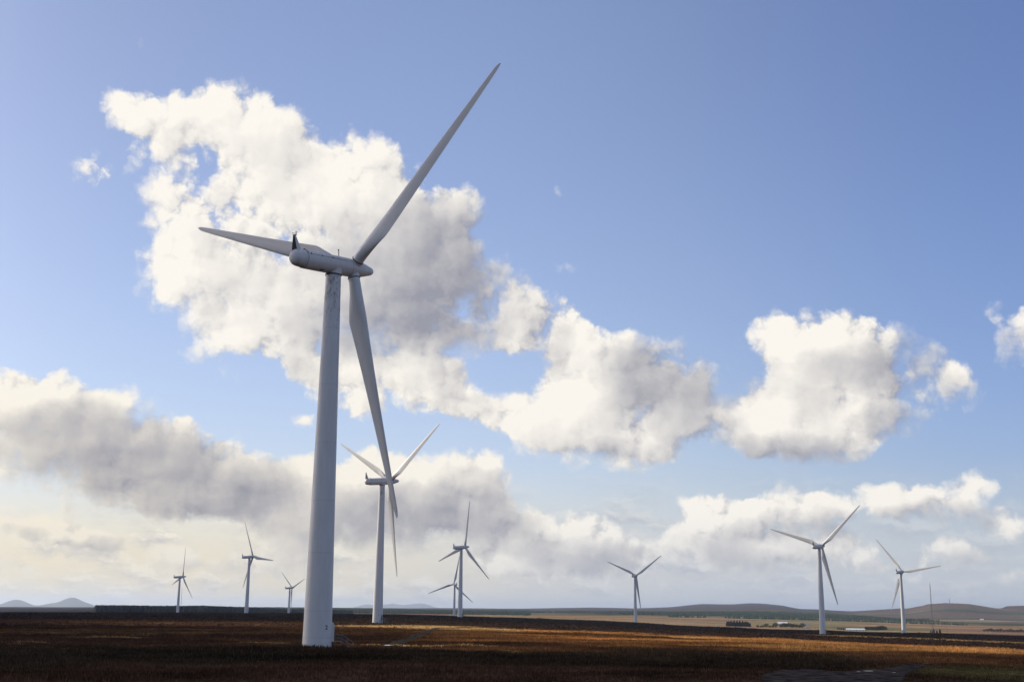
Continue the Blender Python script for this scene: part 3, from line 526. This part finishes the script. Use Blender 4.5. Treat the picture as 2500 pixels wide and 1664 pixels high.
# seams and grab rails on the nacelle: a hoop behind the tail cap and a rail with knuckles down each side
mb = MB(); nr = 1.49
for sx in (-1, 1):
    th = R(28); px_, pz_ = sx * math.cos(th) * nr, math.sin(th) * nr
    mb.bar((px_ * .985, -6.75, pz_ * .985), (px_ * 1.025, 1.6, pz_ * 1.025), .045)
    mb.bar((px_ * 1.025, 1.6, pz_ * 1.025), (px_ * 1.02, 3.0, pz_ * 1.02), .010)
    for yy in (-6.3, -3.9, -1.7, -1.35): mb.box((px_ * 1.03, yy, pz_ * 1.0), (.10, .12, .24))
for i in range(15):
    t0, t1 = R(28 + i * 124 / 15), R(28 + (i + 1) * 124 / 15)
    mb.bar((1.47 * math.cos(t0), -6.78, 1.47 * math.sin(t0)), (1.47 * math.cos(t1), -6.78, 1.47 * math.sin(t1)), .045)
mb.box((0, -6.5, 1.56), (.3, .16, .22)); ME['rail'] = mb.mesh('grab_rail')
mb = MB(); mb.revolve([(3.045, 1.40), (3.05, 1.475), (3.11, 1.475), (3.115, 1.40)], 'Y', 48); ME['gap'] = mb.mesh('seal', True)
mb = MB(); mb.box((.62, -3.3, -1.36), (.7, .9, .1), Matrix.Rotation(R(24), 3, 'Y')); ME['hatch'] = mb.mesh('hatch')
# door porch on the tower foot, facing +X of its own frame
mb = MB(); r0 = tower_r(2)
mb.box((r0 + .02, 0, 2.35), (.55, 1.15, 2.5)); mb.box((r0 - .02, 0, 3.75), (.38, .95, .32)); ME['porch'] = mb.mesh('porch')
mb = MB(); mb.box((r0 + .315, 0, 2.2), (.04, .85, 2.05)); ME['door'] = mb.mesh('door')
mb = MB(); mb.box((r0 + .36, .30, 2.2), (.05, .05, .3)); ME['handle'] = mb.mesh('handle')
mb = MB()
mb.box((r0 + .95, 0, 1.10), (1.2, 1.5, .08))
for i in range(6):
    mb.box((r0 + 1.7 + i * .28, 0, .95 - i * .18), (.28, 1.1, .05))
for sy in (-.62, .62):
    mb.bar((r0 + 1.5, sy, 1.05), (r0 + 3.3, sy, -.05), .06); mb.bar((r0 + .5, sy, 1.1), (r0 + .5, sy, 0), .05); mb.bar((r0 + 1.45, sy, 1.1), (r0 + 1.45, sy, 0), .05)
ME['stairs'] = mb.mesh('stairs')
mb = MB()
for sy in (-.68, .68):
    mb.bar((r0 + .45, sy, 2.15), (r0 + 1.5, sy, 2.15), .035); mb.bar((r0 + 1.5, sy, 2.15), (r0 + 3.25, sy, 1.05), .035)
    mb.bar((r0 + .45, sy, 1.62), (r0 + 1.5, sy, 1.62), .025); mb.bar((r0 + 1.5, sy, 1.62), (r0 + 3.25, sy, .52), .025)
    for t in (0, .5, 1): mb.bar((r0 + .5 + t, sy, 1.1), (r0 + .5 + t, sy, 2.15), .03)
    for t in (.5, 1): mb.bar((r0 + 1.5 + 1.75 * t, sy, 1.05 - 1.1 * t), (r0 + 1.5 + 1.75 * t, sy, 2.15 - 1.1 * t), .03)
ME['handrail'] = mb.mesh('handrail')

def digit_mesh(ch, size):
    cu = bpy.data.curves.new('digit', 'FONT'); cu.body = ch; cu.size = size; cu.align_x = 'CENTER'; cu.offset = size * .03
    cu.resolution_u = 6
    o = bpy.data.objects.new('digit', cu); COL.objects.link(o)
    bpy.context.view_layer.update()
    me = bpy.data.meshes.new_from_object(o.evaluated_get(bpy.context.evaluated_depsgraph_get()))
    bpy.data.objects.remove(o); return me
def number(ch, size, z, parent, ang):
    me = digit_mesh(ch, size); r = tower_r(z + size * .35) + .012
    for v in me.vertices:
        a = v.co.x / r; v.co = Vector((r * math.cos(a), r * math.sin(a), z + v.co.y)) if False else Vector((r * math.cos(a), r * math.sin(a), z + v.co.y))
    me.materials.clear()
    obj('number', me, M_INK, parent, Matrix.Rotation(ang, 4, 'Z'), label='black painted number %s near the foot' % ch)

TURB = [  # azimuth, range, base z relative to the eye, rotor bearing, blade phase, door side, label
 (-8.8715, 187.0, -6.02, 36.49, 40.59, 97, 'nearest and largest white wind turbine, towering over all, black number 2 on its foot'),
 (-6.1314, 523.7, -5.88, 47.04, 31.75, 47, 'second largest wind turbine, behind the nearest one, black number 1 on its foot'),
 (-15.171, 1733.7, -20.41, 52.25, 74.95, 60, 'leftmost small wind turbine, standing before the dark conifer wood with one blade straight up'),
 (-12.1292, 1339.7, -7.02, 48.19, 113.29, 60, 'wind turbine second from the left, one blade up leaning left and one reaching right'),
 (-10.2223, 2075.3, -27.88, 47.17, 20.41, 60, 'tiny wind turbine close to the left of the nearest tower, blades spread in a Y'),
 (-2.2971, 1075.2, -6.16, 48.75, 76.43, 60, 'middle wind turbine with its long blade up, a smaller turbine overlapping just left of it'),
 (-2.5745, 1797.5, -23.98, 337.74, 80.41, 60, 'small wind turbine half hidden by the middle turbine tower, facing the other way'),
 (5.9022, 1496.0, -17.59, 26.75, 35.73, 60, 'lone thin wind turbine on the ridge right of centre, blades in a wide V'),
 (14.3648, 875.8, -14.24, 40.07, 41.48, 58, 'large grey wind turbine at right, standing on dark moor before the farm and hill'),
 (17.8705, 1284.0, -18.6, 43.29, 7.38, -42, 'rightmost wind turbine, sunlit white, beside the slim lattice mast'),
]
for k, (az, d, zb, yaw, ph, da, lab) in enumerate(TURB):
    x, y = d * math.sin(R(az)), d * math.cos(R(az)); zz = EYE + zb
    root = thing('wind_turbine', lab, 'wind turbine', Matrix.Translation((x, y, zz)), 'white wind turbines of the wind farm')
    tw = obj('tower', ME['tower'], M_TOWER, root, Matrix.Rotation(R(37 * k), 4, 'Z'))
    dw = 90 - (az + 180 - da)                                 # door direction as a math angle
    prx = obj('porch', ME['porch'], M_WHITE, root, Matrix.Rotation(R(dw), 4, 'Z'))
    dr = obj('door', ME['door'], varied('door_paint', (.09, .10, .11), .6) if k == 0 else ME['door'].materials[0], prx)
    st = obj('stairs', ME['stairs'], M_STEEL, root, Matrix.Rotation(R(dw), 4, 'Z')); obj('handrail', ME['handrail'], M_STEEL, st)
    obj('yaw_neck', ME['neck'], M_WHITE, root, Matrix.Translation((0, 0, TT))); obj('seal', ME['collar'], M_DARK, root, Matrix.Translation((0, 0, TT)))
    yawM = Matrix.Rotation(R(-yaw), 4, 'Z'); tilt = Matrix.Rotation(R(TILT), 4, 'X')
    N = yawM @ Matrix.Translation((0, 0, TT + HZ)) @ tilt
    nac = obj('nacelle', ME['nacelle'], M_WHITE, root, N)
    for nm, key, mt in (('grab_rail', 'rail', M_DARK), ('hatch', 'hatch', M_BLACK), ('seal', 'gap', M_DARK), ('lamp_post', 'mast', M_WHITE), ('warning_lamp', 'lamp', M_RED)): obj(nm, ME[key], mt, nac)
    fin = obj('tail_fin', ME['fin'], M_WHITE, root, N); obj('grille', ME['grille'], M_BLACK, fin); obj('wind_sensor', ME['sensor'], M_DARK, fin)
    sp = obj('spinner', ME['spinner'], M_WHITE, root, N)
    for b in range(3):
        B = N @ Matrix.Translation((0, OV, 0)) @ Matrix.Rotation(R(90 - ph - 120 * b), 4, 'Y')
        bo = obj('blade', ME['blade'], M_WHITE, root, B); obj('seal', ME['rootseal'], M_DARK, bo)
        obj('blade_socket', ME['socket'], M_WHITE, sp, Matrix.Translation((0, OV, 0)) @ Matrix.Rotation(R(90 - ph - 120 * b), 4, 'Y'))
    if k == 0: number('2', .86, 2.9, root, R(90 - (az + 180 - 38)))
    if k == 1: number('1', .78, 2.9, root, R(90 - (az + 180 - 11)))

# ------------------------------------------------------------------ far hills on the horizon, real size and distance
def ridge(name, pts, r0, depth, col):
    a = np.array([p[0] for p in pts]); z = np.array([p[1] for p in pts])
    aa = np.linspace(a[0], a[-1], 260); zz = np.interp(aa, a, z); zz = np.convolve(np.pad(zz, 4, 'edge'), np.ones(9) / 9, 'valid')
    rows = []
    for t in np.linspace(-1, 1, 17):
        h_ = math.cos(t * math.pi / 2) ** 1.0
        X = (r0 + depth * t) * np.sin(R(1) * aa); Y = (r0 + depth * t) * np.cos(R(1) * aa)
        Z = -250 + (zz + 250) * h_ + fbm(X, Y, 900, 4, 5) * 10 * (1 - abs(t) * .0) * (abs(t) > .05)
        rows.append(np.stack([X, Y, Z], -1))
    V = np.array(rows); n = len(aa)
    F = [(k * n + i, k * n + i + 1, (k + 1) * n + i + 1, (k + 1) * n + i) for k in range(16) for i in range(n - 1)]
    obj(name, fastmesh(name, V.reshape(-1, 3), F, True), varied(name + '_heather', (.05, .045, .045), .95, .2, .002, .1), kind='structure')
ridge('hills', HILLS_A, 24000, 2600, (.10, .08, .07))
ridge('hills', HILLS_B, 38000, 3500, (.10, .08, .07))

# ------------------------------------------------------------------ woods and trees
def leafmat(name, col):
    m = varied(name, col, .9, .45, .12, .1); return m
M_CON = leafmat('conifer_green', (.012, .018, .013)); M_CON2 = leafmat('spruce_green', (.042, .066, .034)); M_LEAF = leafmat('leaf_green', (.050, .066, .028)); M_BARK = varied('bark', (.07, .05, .035), .9)
def cones(n, h0, h1, sel, seedn, a0, a1, r0, r1):
    rng = np.random.default_rng(seedn)
    r = np.sqrt(rng.uniform(r0 ** 2, r1 ** 2, n * 3)); a = rng.uniform(a0, a1, n * 3); x = r * np.sin(R(1) * a); y = r * np.cos(R(1) * a)
    k = sel(x, y, r, a); x, y, r = x[k][:n], y[k][:n], r[k][:n]; n = len(x); z = ground_z(x, y); h_ = rng.uniform(h0, h1, n) * (1 + .16 * fbm(x, y, 140, 4, 11))
    V = []; w_ = h_ * .26 * np.clip(r / 2600, 1, 2.2); S = 5
    rings = ((.0, .8), (.35, 1.0), (.42, .72), (.72, .5), (1.0, .02))
    ph = rng.uniform(0, 6.28, n)
    for hz_, wr in rings:
        for s_ in range(S):
            t = ph + s_ * 2 * math.pi / S; j = rng.uniform(.7, 1.3, n)
            V.append(np.stack([x + np.cos(t) * w_ * wr * j, y + np.sin(t) * w_ * wr * j, z - .5 + (h_ + .5) * hz_], -1))
    V = np.array(V).transpose(1, 0, 2).reshape(-1, 3); base = np.array([(k_ * S + s_, k_ * S + (s_ + 1) % S, (k_ + 1) * S + (s_ + 1) % S, (k_ + 1) * S + s_) for k_ in range(len(rings) - 1) for s_ in range(S)])
    F = (base[None] + (np.arange(n) * S * len(rings))[:, None, None]).reshape(-1, 4)
    return V, F
V, F = cones(9000, 9, 13, lambda x, y, r, a: (r > 2330 + 25 * fbm(x, y, 80, 3, 2) + 0 * a), 1, -18.72, -7.3, 2300, 2900)
obj('wood', fastmesh('wood', V, F), M_CON, kind='stuff', label='dark conifer plantation along the left skyline behind the small turbines', category='wood')
V, F = cones(15000, 4, 7, lambda x, y, r, a: fbm(x, y, 300, 3, 14) > -.35, 2, -14.5, 1, 3300, 6200)
obj('wood', fastmesh('wood', V, F), M_CON2, kind='stuff', label='green forest on the low slope behind the centre turbines', category='wood')
V, F = cones(22000, 4, 8, lambda x, y, r, a: (fbm(x * .5, y, 420, 4, 24) > .02 + .25 * np.clip((a - 15) / 8, 0, 1)) & (r < 5600 - 90 * np.clip(a - 12, 0, 20) ** 1.3), 3, -1, 27, 3650, 6600)
obj('wood', fastmesh('wood', V, F), M_CON2, kind='stuff', label='band of forest across the valley beyond the farms at right', category='wood')

def clump_crown(h_, w_, kind, seed):
    rng = np.random.default_rng(seed); V = []; F = []
    n = 620
    for i in range(n):
        t = rng.uniform(0, 1)
        if kind == 'con': zz = .12 + .88 * t; rad = w_ * (1 - t) ** .8 * math.sqrt(rng.uniform(.1, 1))
        else:
            u = rng.normal(0, 1, 3); u /= np.linalg.norm(u); q = rng.uniform(.45, 1) * (1 + .25 * math.sin(3 * u[0] + seed) * math.cos(4 * u[1]))
            zz = .58 + .42 * u[2] * q; rad = None
        an = rng.uniform(0, 6.28)
        c = np.array([math.cos(an) * rad, math.sin(an) * rad, zz * h_]) if rad is not None else np.array([u[0] * q * w_, u[1] * q * w_, zz * h_])
        s_ = h_ * rng.uniform(.05, .11); A = rng.normal(0, 1, (3, 3)); A /= np.linalg.norm(A, axis=1)[:, None]
        o = len(V); V += [tuple(c + A[k] * s_) for k in range(3)]; F.append((o, o + 1, o + 2))
    return fastmesh('crown', V, F)
def trunk_mesh(h_):
    mb = MB(); mb.bar((0, 0, -1), (0, 0, h_ * .75), h_ * .03, 6, h_ * .008)
    for i in range(4): t = i * 1.7; mb.bar((0, 0, h_ * (.25 + .12 * i)), (math.cos(t) * h_ * .2, math.sin(t) * h_ * .2, h_ * (.42 + .12 * i)), h_ * .012, 5, .03)
    return mb.mesh('trunk')
def tree(kind, x, y, h_, label, group, seed, sink=0.0):
    z = float(ground_z(x, y)) - sink
    t = thing('conifer' if kind == 'con' else 'broadleaf_tree', label, 'tree', Matrix.Translation((x, y, z)), group)
    obj('crown', clump_crown(h_, h_ * (.34 if kind == 'con' else .62), kind, seed), M_CON if kind == 'con' else M_LEAF, t); obj('trunk', trunk_mesh(h_), M_BARK, t)
ORD = ['leftmost'] + [w_ + ' from the left' for w_ in 'second third fourth fifth sixth seventh eighth ninth tenth eleventh twelfth thirteenth fourteenth fifteenth sixteenth seventeenth eighteenth nineteenth twentieth twenty-first twenty-second twenty-third twenty-fourth twenty-fifth'.split()] + ['rightmost']
for i in range(26):
    f = i / 25; y = 2364 - 8 * f + (i * 7 % 5) * 6; x = (421 + 43 * f) * y / (2364 - 8 * f)
    tree('con', x, y, 9.2 + 1.3 * math.sin(i * 1.9) + 1.2 * math.sin(i * 4.1) - 2.5 * (i > 23), 'dark conifer, %s in the dense row alone on the tan fields' % ORD[i if i < 25 else -1], 'conifers of the shelter belt on the tan fields', i)
k = 0
for (x, y, h_) in ((468, 2304, 5), (473, 2300, 4), (479, 2310, 5), (484, 2303, 8), (490, 2300, 4.5), (496, 2302, 5), (500, 2297, 9.5), (510, 2292, 7), (515, 2290, 9), (520, 2296, 8.5), (526, 2290, 9.5), (531, 2292, 8), (537, 2288, 7.5), (542, 2284, 6), (548, 2286, 9.5)):
    tree('leaf', x, y, h_ * 1.05, 'dark rounded tree, %s in the farmstead clump' % ORD[k if k < 14 else -1], 'trees around the white roofed farm', 40 + k); k += 1
for i in range(6): tree('con', 602 + i * 3.2, 2241 - i, 4.6, 'low dark conifer, %s beside the long pale shed' % ORD[i if i < 5 else -1], 'conifers beside the long pale shed', 70 + i)
for i in range(11): tree('leaf', 644 + i * 3.1, 2207 - i, 1.25 * (7.5 if i > 6 else 6.0) - (i == 10) * 2, 'bushy green tree, %s in the clump right of the long pale shed' % ORD[i if i < 10 else -1], 'trees right of the long shed', 90 + i)
for i in range(13): tree('leaf', 868 + i * 5.2, 2236 - i * 2, 5 + (i % 3), 'green hedgerow tree, %s in the row at the right picture edge' % ORD[i if i < 12 else -1], 'hedgerow trees at the right edge', 110 + i)
for i in range(4): tree('con', 537 + i * 5, 1560 + i * 3, 4 + (i % 2) * 1.5, 'small dark tree, %s of four beside the lattice mast foot' % ORD[i if i < 3 else -1], 'trees by the lattice mast', 130 + i)

# ------------------------------------------------------------------ farm buildings
M_WALLW = varied('white_render', (.70, .69, .66), .8, .08, .5); M_ROOFW = varied('pale_sheet_roof', (.66, .67, .68), .5, .08, .3); M_ROOFG = varied('grey_roof', (.18, .19, .20), .7, .15, .4); M_GLASS, _, _ = principled('window_glass', (.03, .035, .04), .1)
def building(name, label, x, y, L, W, H, RH, roof, wall, rot, windows=3):
    z = float(ground_z(x, y)) - .3; t = thing(name, label, 'building', Matrix.Translation((x, y, z)) @ Matrix.Rotation(R(rot), 4, 'Z'))
    mb = MB(); l, w_ = L / 2, W / 2
    mb.add([(-l, -w_, 0), (l, -w_, 0), (l, w_, 0), (-l, w_, 0), (-l, -w_, H), (l, -w_, H), (l, w_, H), (-l, w_, H), (-l, 0, H + RH), (l, 0, H + RH)],
           [(0, 1, 5, 4), (2, 3, 7, 6), (1, 2, 6, 9, 5), (3, 0, 4, 8, 7), (3, 2, 1, 0)]); obj('wall', mb, wall, t)
    mb = MB(); e = .4; k_ = RH / w_
    for s_ in (-1, 1):
        mb.add([(-l - e, s_ * (w_ + e), H - e * k_ + .05), (l + e, s_ * (w_ + e), H - e * k_ + .05), (l + e, 0, H + RH + .05), (-l - e, 0, H + RH + .05), (-l - e, s_ * (w_ + e), H - e * k_ + .2), (l + e, s_ * (w_ + e), H - e * k_ + .2), (l + e, 0, H + RH + .2), (-l - e, 0, H + RH + .2)],
               [(0, 1, 2, 3), (7, 6, 5, 4), (0, 4, 5, 1), (1, 5, 6, 2), (2, 6, 7, 3), (3, 7, 4, 0)])
    obj('roof', mb, roof, t)
    for i in range(windows):
        mb = MB(); mb.box((-l + L * (i + .5) / windows, -w_ - .03, H * .55), (1.1, .08, 1.2)); obj('window', mb, M_GLASS, t)
    mb = MB(); mb.box((-l + L * .5 + 1.6, -w_ - .04, 1.1), (1.0, .09, 2.2)); obj('door', mb, M_ROOFG, t)
building('barn', 'large barn with a bright white roof above the farm trees', 589, 2635, 20, 13, 3.6, 3.2, M_ROOFW, M_WALLW, -13)
building('farmhouse', 'small white farmhouse right of the white roofed barn', 605.5, 2631, 7, 6, 3.0, 2.0, M_ROOFW, M_WALLW, -13, 2)
building('farm_shed', 'long low grey shed in the field beyond the farmhouse', 684, 2818, 27, 8, 1.8, 1.5, M_ROOFG, M_WALLW, -14, 5)
building('cottage', 'low pale cottage on the field edge right of the farm trees', 544, 2235, 11.5, 6, 2.6, 1.4, M_ROOFG, M_WALLW, -14, 3)
building('farm_shed', 'long pale roofed shed between the two large right turbines', 626, 2213, 33, 12, 2.0, 2.2, M_ROOFW, M_WALLW, -16, 6)
building('farmhouse', 'tiny white house on the distant green fields at far right', 1803, 4663, 12, 8, 4, 3, M_ROOFW, M_WALLW, -20, 3)
building('cottage', 'small pale croft near the left side of the conifer row', 405, 2366, 7, 5, 1.6, 1.0, M_ROOFG, M_WALLW, -10, 2)
building('cottage', 'small white cottage among the hedge trees at the right edge', 884, 2240, 6, 5, 3, 1.6, M_ROOFG, M_WALLW, -20, 2)

# ------------------------------------------------------------------ masts
def lattice(name, label, x, y, z, H, w0, w1, mat, rad=.05, guys=True, hut=True):
    t = thing(name, label, 'mast', Matrix.Translation((x, y, z)))
    mb = MB(); n = int(H / 2.2)
    for s_ in range(3):
        a = s_ * 2 * math.pi / 3; c, d = math.cos(a), math.sin(a); mb.bar((c * w0, d * w0, -2), (c * w1, d * w1, H), rad, 5)
    for i in range(n):
        f0, f1 = i / n, (i + 1) / n; ra, rb = w0 + (w1 - w0) * f0, w0 + (w1 - w0) * f1
        for s_ in range(3):
            a, b = s_ * 2 * math.pi / 3, (s_ + 1) * 2 * math.pi / 3
            mb.bar((math.cos(a) * ra, math.sin(a) * ra, H * f0), (math.cos(b) * rb, math.sin(b) * rb, H * f1), rad * .6, 4)
    obj('lattice', mb, mat, t)
    mb = MB(); mb.bar((0, 0, H), (0, 0, H + 2.5), .05); mb.bar((-.8, 0, H + 1.2), (.8, 0, H + 1.2), .04); obj('antenna', mb, mat, t)
    if guys:
        mb = MB()
        for hh in (.35, .68, .97):
            for s_ in range(3):
                a = s_ * 2 * math.pi / 3 + .5; mb.bar((0, 0, H * hh), (math.cos(a) * H * .5, math.sin(a) * H * .5, -1), .012, 4)
        obj('guy_wire', mb, M_STEEL, t)
    if hut: mb = MB(); mb.box((-1.2, -1, 1.0), (2.6, 1.8, 4.0)); mb.box((1.2, -1, 1.0), (1.4, 1.6, 3.0)); obj('cabinet', mb, M_STEEL, t)
M_MAST = varied('mast_steel', (.13, .13, .14), .6)
lattice('lattice_mast', 'tall slim lattice mast right of the rightmost turbine', 490.6, 1417.5, float(ground_z(490.6, 1417.5)), 56.5, 1.15, .22, M_MAST, .10)
lattice('lattice_mast', 'very faint thin mast just right of the leftmost turbine tower', -1168, 4345.8, 0, 69, .7, .5, M_MAST, .16, False, False)
lattice('lattice_mast', 'tiny mast on the summit of the right hill', 2445.9, 6771.8, float(ground_z(2445.9, 6771.8)) - 1, 27, 2.4, 1.0, M_MAST, .35, False, False)

# ------------------------------------------------------------------ unseen clouds added between the sun and the moor, shaped to cast the broad shade
def cumulus(label, puffs, seed):
    rng = np.random.default_rng(seed); V = []; F = []
    import bmesh
    bm = bmesh.new()
    for (cx, cy, cz, rx, ry, rz) in puffs:
        ret = bmesh.ops.create_icosphere(bm, subdivisions=4, radius=1.0)
        for v in ret['verts']:
            n_ = v.co.normalized(); k_ = 1 + .16 * math.sin(5 * n_.x + cx) * math.sin(4 * n_.y + cy) + .10 * math.sin(11 * n_.x + 3) * math.cos(9 * n_.y) * math.sin(10 * n_.z + 1) + rng.uniform(-.015, .015)
            v.co = Vector((cx + n_.x * rx * k_, cy + n_.y * ry * k_, cz + n_.z * rz * k_ * (1 if n_.z > 0 else .4)))
    me = bpy.data.meshes.new('cloud'); bm.to_mesh(me); bm.free()
    me.polygons.foreach_set('use_smooth', [True] * len(me.polygons))
    m = bpy.data.materials.get('shade_cloud_white')
    if not m:
        m = varied('shade_cloud_white', (.86, .86, .86), 1.0, .05, .004, 0.0); q_ = G(m.node_tree)
        tr_ = q_.new('ShaderNodeBsdfTranslucent'); tr_.inputs[0].default_value = (.95, .95, .95, 1); mx_ = q_.new('ShaderNodeMixShader'); mx_.inputs[0].default_value = .65
        q_.l.new(m.node_tree.nodes['Principled BSDF'].outputs[0], mx_.inputs[1]); q_.l.new(tr_.outputs[0], mx_.inputs[2]); q_.l.new(mx_.outputs[0], m.node_tree.nodes['Material Output'].inputs[0])
    obj('cloud', me, m, kind='structure', label=label)
CH = 1900.0; SH = CH / math.tan(R(SUN_EL)); SX, SY = math.sin(R(SUN_AZ)) * SH, math.cos(R(SUN_AZ)) * SH
def shade_patch(cx, cy, rx, ry): return (cx + SX, cy + SY, CH, rx, ry, min(rx, ry) * .2)
cumulus('unseen white cumulus high to the left, shaped to shade the near moor', [shade_patch(-70, 90, 170, 110), shade_patch(60, 42, 150, 106), shade_patch(-190, 200, 120, 130), shade_patch(150, 6, 120, 88), shade_patch(-140, 270, 110, 110), shade_patch(-20, 10, 200, 120), shade_patch(-260, 330, 150, 150)], 1)
cumulus('unseen broad white cumulus high to the left, shaped to shade the far moor', SHADE_B, 2) if (SHADE_B := [shade_patch(-420, 900, 330, 420), shade_patch(-480, 1450, 420, 420), shade_patch(-60, 1090, 250, 330), shade_patch(180, 1000, 170, 250), shade_patch(120, 1500, 190, 170), shade_patch(500, 950, 230, 130), shade_patch(-430, 560, 250, 230), shade_patch(-760, 1500, 300, 500), shade_patch(-300, 1900, 400, 300), shade_patch(-60, 1900, 240, 260)]) else None

# ------------------------------------------------------------------ the air
mb = MB(); mb.box((0, 0, -5), (94000, 94000, 540))
hm = bpy.data.materials.new('haze_air'); hm.use_nodes = True; hn = hm.node_tree.nodes; hn.clear()
ho = hn.new('ShaderNodeOutputMaterial'); pv = hn.new('ShaderNodeVolumePrincipled'); hm.node_tree.links.new(pv.outputs[0], ho.inputs['Volume'])
pv.inputs['Color'].default_value = (.66, .80, 1.0, 1); pv.inputs['Density'].default_value = 3.6e-5; pv.inputs['Anisotropy'].default_value = .4
obj('haze', mb, hm, kind='stuff', label='thin pale sea haze over the moor and hills', category='haze')
